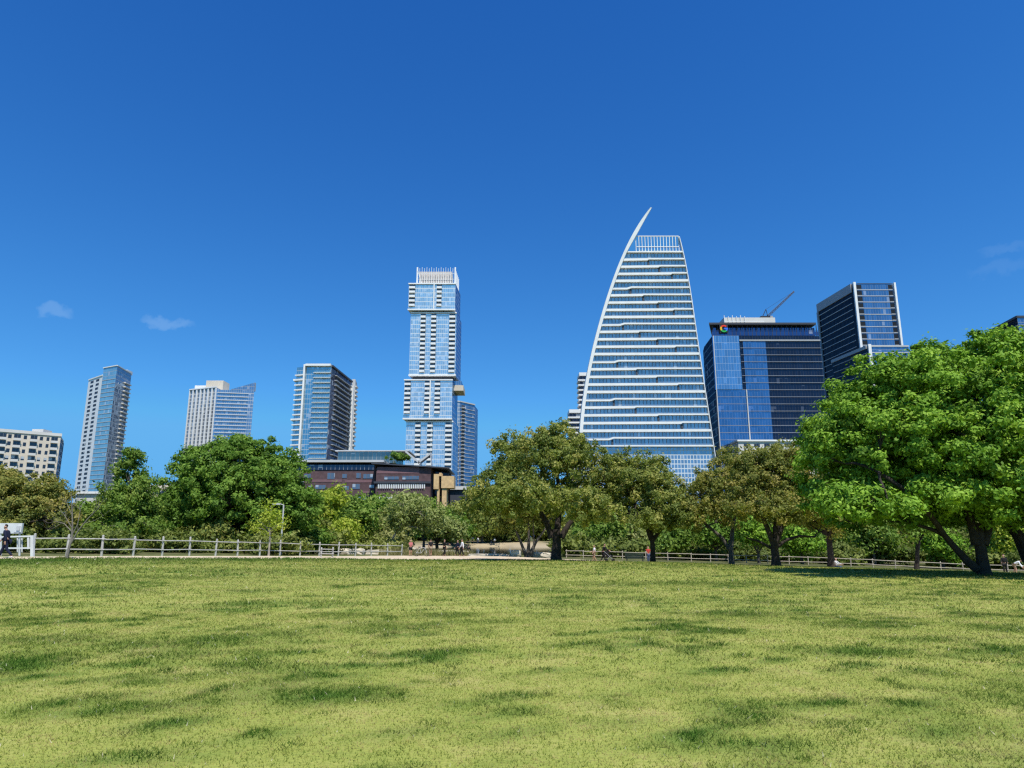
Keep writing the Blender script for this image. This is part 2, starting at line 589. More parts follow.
def lush(x, y):
    n1 = vnoise(x, y, 1, .9); n2 = vnoise(x, y, 2, .35); n3 = vnoise(x, y, 3, 3.2); n4 = vnoise(x, y, 4, .13); n5 = vnoise(x, y, 5, 1.7)
    wob = (n1 - .5) * .7 + (n2 - .5) * .8 + (n4 - .5) * .8 + (n5 - .5) * .4
    L = np.zeros_like(x)
    for cx, cy, rx, ry, w in patches:
        e = np.sqrt(((x - cx) / rx) ** 2 + ((y - cy) / ry) ** 2) + wob
        L = np.maximum(L, w * (1 - sstep(.4, 1.15, e)))
    L = L * (.5 + .65 * sstep(.25, .6, .55 * n2 + .45 * n4))
    f = .34 * n3 + .26 * n5 + .22 * n1 + .18 * n2
    base = .5 * sstep(.53, .63, f) * sstep(.25, .7, .6 * n2 + .4 * n4) + .4 * sstep(.6, .78, .45 * n1 + .55 * n2) * (.5 + n4) + .45 * sstep(.66, .85, n4 * .5 + n2 * .5)
    # greener and longer along the path
    pn, pf = path_nf(x, y)
    edge = sstep(10, 2, pn - y + 4 * (n3 - .5)) * .85 * (.6 + .6 * n5)
    return np.clip(np.maximum(np.maximum(.86 * L, .8 * base), edge), 0, 1)


def axis(*segs):
    a = []
    for s0, s1, st in segs:
        a += list(np.arange(s0, s1, st))
    a.append(segs[-1][1])
    return np.array(a)


xs = axis((-5000, -600, 400), (-600, -150, 30), (-150, -48, 3), (-48, 48, .5), (48, 150, 3), (150, 600, 30), (600, 5000, 400))
ys = axis((-1500, -60, 120), (-60, 0, 4), (0, 30, .35), (30, 95, .5), (95, 280, 1.5), (280, 600, 20), (600, 6000, 400))
GX, GY = np.meshgrid(xs, ys)
fx, fy = GX.ravel(), GY.ravel()
fz = ground(fx, fy)
nx, ny = len(xs), len(ys)
idx = np.arange(nx * ny).reshape(ny, nx)
quads = np.stack([idx[:-1, :-1], idx[:-1, 1:], idx[1:, 1:], idx[1:, :-1]], -1).reshape(-1, 4)


def np_mesh(name, co, faces, k, mats, attrs=None, parent=None, smooth=False):
    me = bpy.data.meshes.new(name)
    nf = len(faces)
    me.vertices.add(len(co))
    me.vertices.foreach_set('co', np.ascontiguousarray(co, dtype=np.float32).ravel())
    me.loops.add(nf * k)
    me.loops.foreach_set('vertex_index', np.ascontiguousarray(faces, dtype=np.int32).ravel())
    me.polygons.add(nf)
    me.polygons.foreach_set('loop_start', np.arange(nf, dtype=np.int32) * k)
    if smooth:
        me.polygons.foreach_set('use_smooth', np.ones(nf, dtype=bool))
    for a, v in (attrs or {}).items():
        at = me.attributes.new(a, 'FLOAT', 'POINT')
        at.data.foreach_set('value', np.ascontiguousarray(v, dtype=np.float32))
    me.update(calc_edges=True)
    for m in (mats if isinstance(mats, (list, tuple)) else [mats]):
        me.materials.append(m)
    o = bpy.data.objects.new(name, me)
    C.objects.link(o)
    o.parent = parent
    return o


def lawn_material(name, blade):
    m, nt = mat(name)
    L = nt.links.new
    at = N(nt, 'ShaderNodeAttribute', attribute_name='lush')
    geo = N(nt, 'ShaderNodeNewGeometry')
    mp = N(nt, 'ShaderNodeMapping')
    L(geo.outputs['Position'], mp.inputs['Vector'])
    n1 = N(nt, 'ShaderNodeTexNoise', i_Scale=.8, i_Detail=8.0, i_Roughness=.68)
    L(mp.outputs[0], n1.inputs['Vector'])
    n2 = N(nt, 'ShaderNodeTexNoise', i_Scale=14.0, i_Detail=8.0, i_Roughness=.85)
    L(mp.outputs[0], n2.inputs['Vector'])
    rp = N(nt, 'ShaderNodeValToRGB')
    e = rp.color_ramp.elements
    e[0].position = .3; e[0].color = (.165, .222, .038, 1)
    e[1].position = .72; e[1].color = (.47, .385, .15, 1)
    k2 = e.new(1.0); k2.color = (.72, .64, .46, 1)
    k = e.new(.5); k.color = (.295, .318, .068, 1)
    md = N(nt, 'ShaderNodeMath', operation='MULTIPLY_ADD')
    md.inputs[1].default_value = .5
    L(n1.outputs['Fac'], md.inputs[0])
    m5 = N(nt, 'ShaderNodeMath', operation='MULTIPLY')
    m5.inputs[1].default_value = .5
    L(n2.outputs['Fac'], m5.inputs[0])
    L(m5.outputs[0], md.inputs[2])
    if blade:
        tn = N(nt, 'ShaderNodeAttribute', attribute_name='tone')
        a2 = N(nt, 'ShaderNodeMath', operation='MULTIPLY_ADD')
        L(tn.outputs['Fac'], a2.inputs[0])
        a2.inputs[1].default_value = .34
        s2 = N(nt, 'ShaderNodeMath', operation='SUBTRACT')
        L(md.outputs[0], s2.inputs[0])
        s2.inputs[1].default_value = .17
        L(s2.outputs[0], a2.inputs[2])
        L(a2.outputs[0], rp.inputs[0])
    else:
        L(md.outputs[0], rp.inputs[0])
    mx = N(nt, 'ShaderNodeMix', data_type='RGBA')
    L(at.outputs['Fac'], mx.inputs[0])
    L(rp.outputs[0], mx.inputs[6])
    mx.inputs[7].default_value = (.068, .142, .02, 1)
    if blade:
        df = N(nt, 'ShaderNodeBsdfDiffuse')
        L(mx.outputs[2], df.inputs['Color'])
        tr = N(nt, 'ShaderNodeBsdfTranslucent')
        L(mx.outputs[2], tr.inputs['Color'])
        ms = N(nt, 'ShaderNodeMixShader')
        ms.inputs[0].default_value = .35
        L(df.outputs[0], ms.inputs[1]); L(tr.outputs[0], ms.inputs[2])
        out(nt, ms.outputs[0])
    else:
        # beyond the lawn: leaf litter and rough ground
        b = N(nt, 'ShaderNodeBsdfPrincipled', i_Roughness=.95)
        b.inputs['Specular IOR Level'].default_value = .1
        rg = N(nt, 'ShaderNodeAttribute', attribute_name='rough_ground')
        r2 = N(nt, 'ShaderNodeValToRGB')
        q = r2.color_ramp.elements
        q[0].position = .42; q[0].color = (.055, .075, .02, 1)
        q[1].position = .72; q[1].color = (.24, .2, .1, 1)
        L(n1.outputs['Fac'], r2.inputs[0])
        m2 = N(nt, 'ShaderNodeMix', data_type='RGBA')
        L(rg.outputs['Fac'], m2.inputs[0]); L(mx.outputs[2], m2.inputs[6]); L(r2.outputs[0], m2.inputs[7])
        bk = N(nt, 'ShaderNodeAttribute', attribute_name='bank')
        m3 = N(nt, 'ShaderNodeMix', data_type='RGBA')
        L(bk.outputs['Fac'], m3.inputs[0]); L(m2.outputs[2], m3.inputs[6]); m3.inputs[7].default_value = (.4, .32, .2, 1)
        L(m3.outputs[2], b.inputs['Base Color'])
        bp = N(nt, 'ShaderNodeBump', i_Strength=.6, i_Distance=.04)
        n3 = N(nt, 'ShaderNodeTexNoise', i_Scale=22.0, i_Detail=4.0)
        L(mp.outputs[0], n3.inputs['Vector'])
        L(n3.outputs['Fac'], bp.inputs['Height'])
        L(bp.outputs[0], b.inputs['Normal'])
        out(nt, b.outputs[0])
    return m


M_lawn = lawn_material('lawn_ground', False)
M_blade = lawn_material('grass_blade', True)
pn, pf = path_nf(fx, fy)
rough_g = sstep(0, 1.5, fy - pf) * (fy > 5)
pe = np.sqrt(((fx - POND[0]) / POND[2]) ** 2 + ((fy - POND[1]) / POND[3]) ** 2)
bank_g = (1 - sstep(1.25, 2.2, pe)) * rough_g * (fy > 140)
ter = np_mesh('ground', np.c_[fx, fy, fz], quads, 4, M_lawn, {'lush': lush(fx, fy), 'rough_ground': rough_g, 'bank': bank_g}, smooth=True)
tag(ter, kind='structure')

# path
pxs = np.linspace(-260, 1300, 260)
na = np.interp(pxs, PATH[:, 0], PATH[:, 1]); fa = np.interp(pxs, PATH[:, 0], PATH[:, 2])
ker = np.ones(9) / 9
na = np.convolve(np.pad(na, 4, mode='edge'), ker, 'valid'); fa = np.convolve(np.pad(fa, 4, mode='edge'), ker, 'valid')
nc = 14
co = []
for i, p in enumerate(pxs):
    for j in range(nc):
        D = na[i] + (fa[i] - na[i]) * j / (nc - 1) + (.25 * math.sin(i * .9) + .15 * math.sin(i * 2.3)) * (j in (0, nc - 1))
        co.append((pt(p, 537, D).x, D))
co = np.array(co)
cz = ground(co[:, 0], co[:, 1]) + .03
edge = (np.arange(len(co)) % nc == 0) | (np.arange(len(co)) % nc == nc - 1)
cz[edge] -= .05
pi_ = np.arange(len(pxs) * nc).reshape(len(pxs), nc)
pq = np.stack([pi_[:-1, :-1], pi_[1:, :-1], pi_[1:, 1:], pi_[:-1, 1:]], -1).reshape(-1, 4)
M_path = plain('sandy_gravel', (.58, .46, .31), .95, .18, .9, bump=.4)
tag(np_mesh('path', np.c_[co, cz], pq, 4, M_path, smooth=True), kind='structure')

# pond water
m, nt = mat('pond_water')
b = N(nt, 'ShaderNodeBsdfPrincipled', i_Roughness=.06)
b.inputs['Base Color'].default_value = (.02, .03, .022, 1)
nz = N(nt, 'ShaderNodeTexNoise', i_Scale=1.4, i_Detail=3.0)
bp = N(nt, 'ShaderNodeBump', i_Strength=.05, i_Distance=.03)
g = N(nt, 'ShaderNodeNewGeometry')
nt.links.new(g.outputs['Position'], nz.inputs['Vector'])
nt.links.new(nz.outputs['Fac'], bp.inputs['Height'])
nt.links.new(bp.outputs[0], b.inputs['Normal'])
out(nt, b.outputs[0])
w = MB()
w.poly([(POND[0] + POND[2] * 1.14 * math.cos(a), POND[1] + POND[3] * 1.14 * math.sin(a), -1.0) for a in np.linspace(0, 2 * math.pi, 60, endpoint=False)])
tag(w.build('water', m), kind='structure')

# grass blades: one countless object
def blades():
    out_ = []
    for (y0, y1, dens, wd, hh) in ((3.2, 9, 3600, .0055, .02), (9, 16, 1300, .009, .026), (16, 28, 330, .014, .036), (28, 48, 90, .026, .05), (48, 66, 36, .045, .065)):
        hw0 = lambda y: y * .80 + 1.5
        A = (hw0(y0) + hw0(y1)) * (y1 - y0)
        n = int(A * dens)
        y = rng.uniform(y0, y1, n)
        x = rng.uniform(-1, 1, n) * hw0(y1)
        k = np.abs(x) < hw0(y)
        x, y = x[k], y[k]
        pn, pf = path_nf(x, y)
        k = (y < pn - .1 + .5 * (rng.random(len(x)) - .5))
        x, y = x[k], y[k]
        L_ = lush(x, y)
        # thinner turf where it is worn
        k = rng.random(len(x)) < (.55 + .45 * L_ + .3 * vnoise(x, y, 9, .25))
        x, y, L_ = x[k], y[k], L_[k]
        n = len(x)
        z = ground_chunks(x, y)
        h = hh * (.55 + .8 * rng.random(n)) * (1 + 1.1 * L_)
        a = rng.uniform(0, 2 * math.pi, n)
        lean = rng.uniform(.3, 2.0, n)
        la = rng.uniform(0, 2 * math.pi, n)
        tip = np.c_[x + np.cos(la) * lean * h, y + np.sin(la) * lean * h, z + h]
        w_ = wd * rng.uniform(.6, 1.3, n)
        p0 = np.c_[x - np.cos(a) * w_, y - np.sin(a) * w_, z - .01]
        p1 = np.c_[x + np.cos(a) * w_, y + np.sin(a) * w_, z - .01]
        k = np.clip(.5 + .5 * (rng.random(n) - .5) + (vnoise(x, y, 21, .12) - .5) * 1.3 + (vnoise(x, y, 22, .05) - .5) * .7, 0, 1)
        dry = rng.random(n) < .004
        k = np.where(dry, 3.0, k); L_ = np.where(dry, 0, L_)
        out_.append((np.stack([p0, p1, tip], 1).reshape(-1, 3), np.repeat(L_, 3), np.repeat(k, 3)))
    co = np.concatenate([o[0] for o in out_]); L_ = np.concatenate([o[1] for o in out_]); T = np.concatenate([o[2] for o in out_])
    f = np.arange(len(co)).reshape(-1, 3)
    return np_mesh('grass', co, f, 3, M_blade, {'lush': L_, 'tone': T})


def ground_chunks(x, y):
    z = np.empty_like(x)
    for i in range(0, len(x), 60000):
        z[i:i + 60000] = ground(x[i:i + 60000], y[i:i + 60000])
    return z


tag(blades(), 'short yellow green park lawn with darker clumps of clover', 'grass', kind='stuff')


# ------------------------------------------------------------------ towers
def xy(px, py, Y):
    p = pt(px, py, Y)
    return (p.x, p.y)


def zat(px, py, Y):
    return pt(px, py, Y).z


def lerp2(a, b, t):
    return (a[0] + (b[0] - a[0]) * t, a[1] + (b[1] - a[1]) * t)


GB = -.6      # towers stand on the far bank, hidden behind the trees

# --- long pale apartment block, far left
t = thing('apartment_block', 'cream concrete apartment slab with stacked dark balconies, half cut off by the left edge', 'apartment block', (*xy(20, 430, 300), GB))
A, B_ = xy(-90, 424, 278), xy(61, 436, 312)
zt = zat(61, 436, 312)
Bb = xy(64.5, 436, B_[1] + 17)
Ab = (A[0] - 2.5, A[1] + 17)
mb = MB(); mb.prism([A, B_, Bb, Ab], GB, zt, 0, 1); mb.build('wall', [M_conc2, M_lgrey], t)
mb = MB(); mb.slab(A, B_, -.3, .35, zt - .2, zt + 1.1, 0, .3); mb.build('parapet', M_conc, t)
gd = glass('smoked_window_glass', (.4, .45, .5), (.02, .02, .025), 1.3, 3.05, refl=.16, mull=.1, mcol=(.2, .2, .2))
ge = glass('end_wall_glass', (.3, .42, .55), (.03, .04, .06), 1.6, 3.05, hmull=.5, refl=.5, mcol=(.22, .25, .3))
mb = MB(); mb.slab(B_, Bb, 0, .25, GB + 1, zt - 1.2, 0, -.8); mb.build('glazed_end_wall', ge, t)
L_ = math.hypot(B_[0] - A[0], B_[1] - A[1])
def tx(px):     # fraction along the wall seen at column px (at the roof line)
    lo, hi = 0, 1
    for _ in range(30):
        m_ = (lo + hi) / 2
        q = lerp2(A, B_, m_)
        d = Vector((q[0], q[1], zt - CAMZ))
        c, s = math.cos(PITCH), math.sin(PITCH)
        p = 512 + F * d.x / (d.y * c + d.z * s)
        lo, hi = (m_, hi) if p < px else (lo, m_)
    return lo
win = Repeat('window', [gd], t); bal = Repeat('balcony', [M_conc, gd], t)
flo = [zt - 3.4 - 3.05 * k for k in range(13)]
for zf in flo:
    for c_, w_, kind in ((2.5, 2.5, 'b'), (9.5, 1.3, 'w'), (17, 2.5, 'b'), (25, 1.2, 'w'), (33.5, 2.5, 'b'), (41, 1.2, 'w'), (47.5, 1.1, 'w'), (54, 2.5, 'b')):
        tt = tx(c_ + 1)
        q0 = lerp2(A, B_, tt - w_ / 2 / L_); q1 = lerp2(A, B_, tt + w_ / 2 / L_)
        if kind == 'w':
            m_ = win.new(); m_.slab(q0, q1, -.2, .04, zf + .8, zf + 2.4); win.done()
        else:
            m_ = bal.new()
            m_.slab(q0, q1, -.2, .05, zf + .1, zf + 2.7, 1)
            m_.slab(q0, q1, .06, 1.3, zf - .12, zf + .06, 0, .1)
            m_.slab(q0, q1, 1.2, 1.3, zf + .07, zf + .95, 0, .1)
            bal.done()
win.finish(); bal.finish()
mb = MB(); q = lerp2(A, B_, tx(31)); mb.box(q[0] - 2.5, q[0] + 2.5, q[1] + 4, q[1] + 10, zt - .1, zt + 2.6); mb.build('roof_plant_room', M_conc, t)

# --- white and blue glass tower, left
t = thing('residential_tower', 'slim tower with white window-dotted side and blue glass front, nearest right of the cream slab', 'tower', (*xy(105, 480, 530), GB))
A, B_, Cc, D_ = xy(89, 378, 545), xy(103, 374, 528), xy(117, 368, 520), xy(131.5, 374, 548)
E_ = xy(128.5, 378, 580); F_ = xy(99, 378, 582)
zlow, ztop = zat(96, 378, 536), zat(118, 366.5, 522)
g1 = glass('aqua_glass', (.55, .8, .9), (.17, .34, .40), 1.7, 3.3, mull=.12, hmull=.35, mcol=(.35, .4, .44), refl=.45, tilt=.03, blinds=.1)
g2 = glass('slate_glass', (.4, .52, .64), (.10, .13, .17), 2.2, 3.3, mull=.5, hmull=.6, mcol=(.42, .44, .47), refl=.5, tilt=.02)
mb = MB(); mb.prism([A, B_, E_, F_], GB, zlow, 0, 1); mb.build('wall', [M_white, M_lgrey], t)
mb = MB()
mb.prism([B_, Cc, D_, E_], GB, ztop, 0, 2, mis=[0, 1, 1, 1]); mb.build('curtain_wall', [g1, g2, M_lgrey], t)
nfl = int((zlow - 5) / 3.3)
win = Repeat('window', [gd], t); sb_ = Repeat('floor_slab', [M_lgrey], t); bal = Repeat('balcony', [M_conc], t)
for k in range(nfl):
    zf = zlow - 4 - 3.3 * k
    for fr in (.28, .68):
        if k * 2 < 100:
            m_ = win.new(); m_.slab(lerp2(A, B_, fr - .11), lerp2(A, B_, fr + .11), -.2, .06, zf + .7, zf + 2.5); win.done()
    m_ = sb_.new(); m_.slab(B_, Cc, -.2, .22, zf - .16, zf + .16, 0, -.2); sb_.done()
    m_ = bal.new(); m_.slab(lerp2(Cc, D_, .55), lerp2(Cc, D_, .96), .02, 1.6, zf - .15, zf + .7); bal.done()
win.finish()
mb = MB(); mb.slab(B_, Cc, -.3, .5, ztop - .02, ztop + .7, 0, .3); mb.slab(Cc, D_, -.3, .5, ztop - .02, ztop + .7, 0, .2); mb.build('roof_rim', M_white, t)
mb = MB(); mb.slab(A, B_, -.3, .4, zlow, zlow + .9); mb.build('parapet', M_white, t)
cxy = lerp2(B_, D_, .5); mb = MB(); mb.box(cxy[0] - 4, cxy[0] + 4, cxy[1] + 6, cxy[1] + 14, ztop - .1, ztop + 2.8); mb.build('roof_plant_room', M_conc, t)

# --- twin-surface tower behind the dome-shaped tree
t = thing('residential_tower', 'white ribbed tower with banded glass half and upswept roof, behind the round green tree', 'tower', (*xy(220, 450, 600), GB))
A, B_, Cc = xy(190.5, 387, 612), xy(216.5, 390, 600), xy(254.5, 388, 606)
Ab, Bb, Cb = (A[0] - 2, A[1] + 26), (B_[0], B_[1] + 30), (Cc[0] - 11, Cc[1] + 26)
zw, zg = zat(210, 389, 606), zat(240, 390, 602)
gw = glass('ribbed_glass', (.5, .58, .66), (.10, .11, .13), 1.4, 3.2, mull=.1, hmull=.7, mcol=(.5, .5, .5), refl=.4)
gg = glass('banded_glass', (.42, .58, .76), (.14, .19, .25), 1.8, 3.2, mull=.16, hmull=.5, mcol=(.45, .48, .52), refl=.55, tilt=.03, blinds=.15)
mb = MB(); mb.prism([A, B_, Bb, Ab], GB, zw, 0, 1); mb.build('ribbed_wall', [gw, M_lgrey], t)
mb = MB(); mb.prism([(B_[0] + .05, B_[1]), Cc, Cb, (Bb[0] + .05, Bb[1])], GB, zg, 0, 1); mb.build('curtain_wall', [gg, M_lgrey], t)
rib = Repeat('pier', [M_white], t)
for k in range(8):
    f_ = k / 7
    m_ = rib.new(); q0 = lerp2(A, B_, max(0, f_ - .022)); q1 = lerp2(A, B_, min(1, f_ + .022)); m_.slab(q0, q1, -.2, .9, GB, zw + .6); rib.done()
sb_ = Repeat('floor_slab', [M_lgrey], t)
for k in range(34):
    zf = zg - 2.9 - 3.2 * k
    m_ = sb_.new(); m_.slab(lerp2(B_, Cc, .04), lerp2(B_, Cc, .86), .01, .75, zf - .14, zf + .14); sb_.done()
mb = MB(); mb.slab(A, B_, -.5, 1.1, zw - .02, zw + 1.0); mb.build('parapet', M_white, t)
q0, q1 = xy(207, 385, 612), xy(224, 385, 612)
mb = MB(); mb.box(q0[0], q1[0], q0[1] - 2, q0[1] + 12, zw - .1, zat(215, 381, 612)); mb.build('roof_plant_room', M_conc2, t)
q0, q1 = xy(195, 385, 614), xy(206, 385, 614)
mb = MB(); mb.box(q0[0], q1[0], q0[1], q0[1] + 8, zw - .1, zat(200, 385, 612)); mb.build('roof_terrace_canopy', M_white, t)
# upswept glass crown: a wedge rising to the right
mb = MB()
p0, p1 = xy(231, 390, 602.2), xy(254.5, 388, 606)
z0a, z1a = zat(231, 389, 601), zat(255, 382.5, 606)
nrm = 3.0
for (ya) in (0,):
    P = [(p0[0], p0[1], zg), (p1[0], p1[1], zg), (p1[0], p1[1], z1a), (p0[0], p0[1], z0a)]
    Q = [(x, y + nrm, z) for x, y, z in P]
    mb.poly(P, 0, [(p[0], p[2]) for p in P]); mb.poly(Q[::-1], 0, [(p[0], p[2]) for p in Q[::-1]])
    for i in range(4):
        j = (i + 1) % 4
        mb.poly([P[j], P[i], Q[i], Q[j]], 1)
mb.build('upswept_crown', [glass('crown_glass', (.35, .5, .68), (.12, .18, .26), 1.8, 3.2, mull=.15, hmull=.3, refl=.6), M_lgrey], t)

# --- tower with curved white balcony slabs above the brick building
t = thing('residential_tower', 'glass tower with white balcony slabs and dark receding side, directly above the dark brick building', 'tower', (*xy(325, 460, 440), GB))
A, B_, Cc = xy(304.5, 366, 420), xy(331.5, 366, 420), xy(352, 380, 466)
zt = zat(318, 366.5, 420)
Ab = (A[0] + 6, A[1] + 46)
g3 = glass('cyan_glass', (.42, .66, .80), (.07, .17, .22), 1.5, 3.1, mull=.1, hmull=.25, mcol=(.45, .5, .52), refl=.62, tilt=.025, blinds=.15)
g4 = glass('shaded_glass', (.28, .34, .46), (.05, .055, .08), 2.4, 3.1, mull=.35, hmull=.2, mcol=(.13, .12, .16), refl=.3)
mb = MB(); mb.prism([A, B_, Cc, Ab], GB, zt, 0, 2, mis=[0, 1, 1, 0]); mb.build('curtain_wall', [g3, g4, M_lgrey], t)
g3r = glass('balcony_rail_glass', (.5, .7, .82), (.16, .28, .33), 1.5, 3.1, mull=.06, refl=.5, mcol=(.6, .65, .66), tilt=.02, blinds=0)
sb_ = Repeat('balcony', [M_white, g3r], t); sd_ = Repeat('side_balcony', [M_grey], t); wg = Repeat('wing_balcony', [M_white, g3], t)
WL = xy(297, 367, 424)
zw = zat(297, 369, 428)
mb = MB(); mb.prism([WL, (A[0], A[1] + 2), (A[0] + 4, A[1] + 30), (WL[0] + 6, WL[1] + 30)], GB, zw, 0, 1); mb.build('wing_wall', [g3, M_white], t)
for k in range(31):
    zf = zt - 4.2 - 3.1 * k
    m_ = sb_.new()
    m_.slab(lerp2(A, B_, .36), lerp2(A, B_, 1.0), .01, 1.7, zf - .1, zf + .12)
    m_.slab(lerp2(A, B_, .42), lerp2(A, B_, 1.0), 1.6, 1.7, zf + .14, zf + 1.1, 1)
    sb_.done()
    m_ = sd_.new(); m_.slab(lerp2(B_, Cc, .16), lerp2(B_, Cc, .93), .02, 1.5, zf - .12, zf + .45); sd_.done()
    zf -= 1.0
    ext = 1.3 if k in (1, 9, 18, 25) else .4
    m_ = wg.new(); m_.slab(WL, (A[0], A[1] + 2), .02, 1.6, zf - .16, zf + (.6 if ext < 1 else .9), 0, 0)
    if ext > 1:
        m_.box(WL[0] - ext, WL[0], WL[1] - 1.6, WL[1] + 6, zf - .16, zf + .9)
    wg.done()
mb = MB(); mb.slab(A, lerp2(A, B_, .06), -.3, 1.9, GB, zt + 1.0); mb.build('edge_fin', M_white, t)
mb = MB(); mb.slab(lerp2(A, B_, .07), B_, -1.5, 2.2, zt - .02, zt + 1.3, 0, 0); mb.build('roof_slab', M_white, t)
mb = MB(); mb.slab((B_[0] + .2, B_[1] + .3), Cc, -1.0, .8, zt - .02, zt + 1.0); mb.build('side_roof_edge', M_charcoal, t)
R0, R1 = xy(352.3, 379, 467), xy(355.6, 379, 468)
mb = MB(); mb.prism([R0, R1, (R1[0] - 2, R1[1] + 14), (R0[0] - 2, R0[1] + 14)], GB, zat(354, 379, 467), 0, 1); mb.build('end_pier', [M_lgrey, M_white], t)
eb = Repeat('end_balcony', [M_conc], t)
for k in range(28):
    zf = zat(354, 381, 467) - 4 - 3.1 * k
    m_ = eb.new(); m_.box(R1[0] + .02, R1[0] + 1.0, R1[1] - .3, R1[1] + 5, zf - .15, zf + .9); eb.done()
mb = MB(); mb.slab(lerp2(B_, Cc, .955), lerp2(B_, Cc, 1.0), .01, 1.9, GB, zt - 2.5); mb.build('side_fin', M_white, t)

# --- tall stacked tower with shifted blocks
t = thing('skyscraper', 'tallest pale glass tower made of shifted stacked blocks with a lattice crown', 'skyscraper', (*xy(432, 480, 520), GB))
YJ = 520.0
gj = glass('pale_sky_glass', (.80, .86, .92), (.34, .42, .48), 1.5, 3.6, mull=.14, hmull=.5, mcol=(.62, .67, .7), refl=.65, tilt=.02, blinds=.35, blind_col=(.68, .72, .74))
gs = glass('side_blue_glass', (.34, .5, .7), (.06, .1, .16), 1.5, 3.6, mull=.1, hmull=.5, mcol=(.3, .38, .46), refl=.6)
gr = glass('balcony_recess_glass', (.3, .35, .4), (.03, .035, .05), 1.6, 3.6, refl=.3, mcol=(.1, .1, .1))
blocks = [  # name, left px, right px, top py, bottom py, front shift, balcony columns (px from, to)
    ('upper_block', 409, 455.5, 284, 311, -1.5, ((409.5, 415.5), (437, 442))),
    ('tall_block', 411, 456.5, 312.5, 376, 0, ((421, 426), (431.5, 436.5), (449.5, 455.5))),
    ('shifted_block', 404.5, 452.5, 380, 420, -2.0, ((405, 411), (425, 430), (435, 440.5))),
    ('base_block', 406.5, 453, 421, 520, 0, ((415.5, 421), (427.5, 433), (445.5, 452)))]
bal = Repeat('balcony', [M_white, gr], t)
for nm, x0, x1, y0, y1, sh, cols in blocks:
    p0, p1 = xy(x0, y0, YJ + sh), xy(x1, y0, YJ + sh)
    z1, z0 = zat(430, y0, YJ), max(GB, zat(430, y1, YJ))
    dep = 26
    mb = MB(); mb.prism([p0, p1, (p1[0] + 2.0, p1[1] + dep), (p0[0] + 2, p0[1] + dep)], z0, z1, 0, 2, mis=[0, 1, 1, 1])
    mb.build(nm, [gj, gs, M_white], t)
    for za_, zb_ in ((z0 - .02, z0 + 1.1), (z1 - .9, z1 + .02)):
        mb = MB(); mb.slab(p0, p1, -.5, .9, za_, zb_, 0, .3); mb.build('edge_band', M_white, t)
    n_ = int((z1 - z0 - 3) / 3.6)
    for k in range(n_):
        zf = z1 - 4.4 - 3.6 * k
        if zf < 35:
            break
        for c0, c1 in cols:
            q0, q1 = xy(c0, y0, YJ + sh), xy(c1, y0, YJ + sh)
            m_ = bal.new()
            m_.slab(q0, q1, .01, .12, zf + .95, zf + 3.3, 1)
            m_.slab(q0, q1, .01, 1.7, zf - .2, zf + .05, 0)
            m_.slab(q0, q1, 1.55, 1.7, zf + .06, zf + 1.45, 0)
            bal.done()
    fin = xy((x0 + x1) / 2 + (2 if nm != 'tall_block' else -8), y0, YJ + sh)
    if nm != 'tall_block':
        mb = MB(); mb.slab((fin[0] - .4, fin[1]), (fin[0] + .4, fin[1]), .01, .9, z0 + 1.2, z1 - 1); mb.build('white_fin', M_white, t)
bal.finish()
# dark recess bands between the blocks
for ya, yb, xa, xb in ((311, 312.5, 413, 455), (376, 380, 413, 452), (420, 421, 408, 452)):
    p0, p1 = xy(xa, ya, YJ + 2), xy(xb, ya, YJ + 2)
    mb = MB(); mb.box(p0[0], p1[0], YJ + 2, YJ + 20, zat(430, yb, YJ) + .03, zat(430, ya, YJ) - .03); mb.build('recess_band', M_charcoal, t)
# side ledge block hanging out to the right
p0, p1 = xy(450.5, 379, YJ + 6), xy(463.5, 379, YJ + 6)
za, zb = zat(455, 389, YJ), zat(455, 379, YJ)
mb = MB(); mb.box(p0[0], p1[0], p0[1], p0[1] + 20, za, za + 4.2); mb.build('cantilever_deck', M_conc2, t)
mb = MB(); mb.box(p0[0] + .1, p1[0] - 1.5, p0[1] + 1, p0[1] + 18, za + 4.25, zb); mb.build('deck_lounge', gs, t)
# slim service riser on the right
p0, p1 = xy(457.2, 330, YJ + 24), xy(459.6, 330, YJ + 24)
mb = MB(); mb.box(p0[0], p1[0], p0[1], p0[1] + 3, za + 4.3, zat(458, 318, YJ + 24)); mb.build('riser', M_lgrey, t)
# lattice crown
p0, p1 = xy(417, 284, YJ + .5), xy(455, 284, YJ + .5)
zc0, zc1 = zat(436, 284, YJ) + .03, zat(436, 268, YJ)
cr = plain('beige_louvre', (.52, .47, .44), .7, .08, .2)
mb = MB(); mb.box(p0[0] + 1, p1[0] - 3, YJ + 4, YJ + 20, zc0, zc1 - 1.5); mb.build('crown_louvre_box', cr, t)
lat = Repeat('lattice_bar', [M_white], t)
for k in range(17):
    x_ = p0[0] + (p1[0] - p0[0]) * k / 16
    m_ = lat.new(); hw = .55 if k in (0, 16) else .13
    m_.box(x_ - hw, x_ + hw, YJ + .5, YJ + 1.2, zc0, zc1 + (.9 if k % 2 == 0 else 0)); lat.done()
for f_ in (.34, .7):
    m_ = lat.new(); zz = zc0 + (zc1 - zc0) * f_; m_.box(p0[0], p1[0], YJ + 1.25, YJ + 1.5, zz - .12, zz + .12); lat.done()
for k in range(6):
    m_ = lat.new(); m_.box(p1[0] - .2 + k * .25, p1[0] + .2 + k * .25, YJ + 4 + k * 3.4, YJ + 4.6 + k * 3.4, zc0, zc1 + .3 - k * .3); lat.done()
m_ = lat.new(); m_.bar((p0[0] + .4, YJ + .3, zc1 - 2), (p0[0] + 3.4, YJ + .3, zc0 + .5), .25); lat.done()

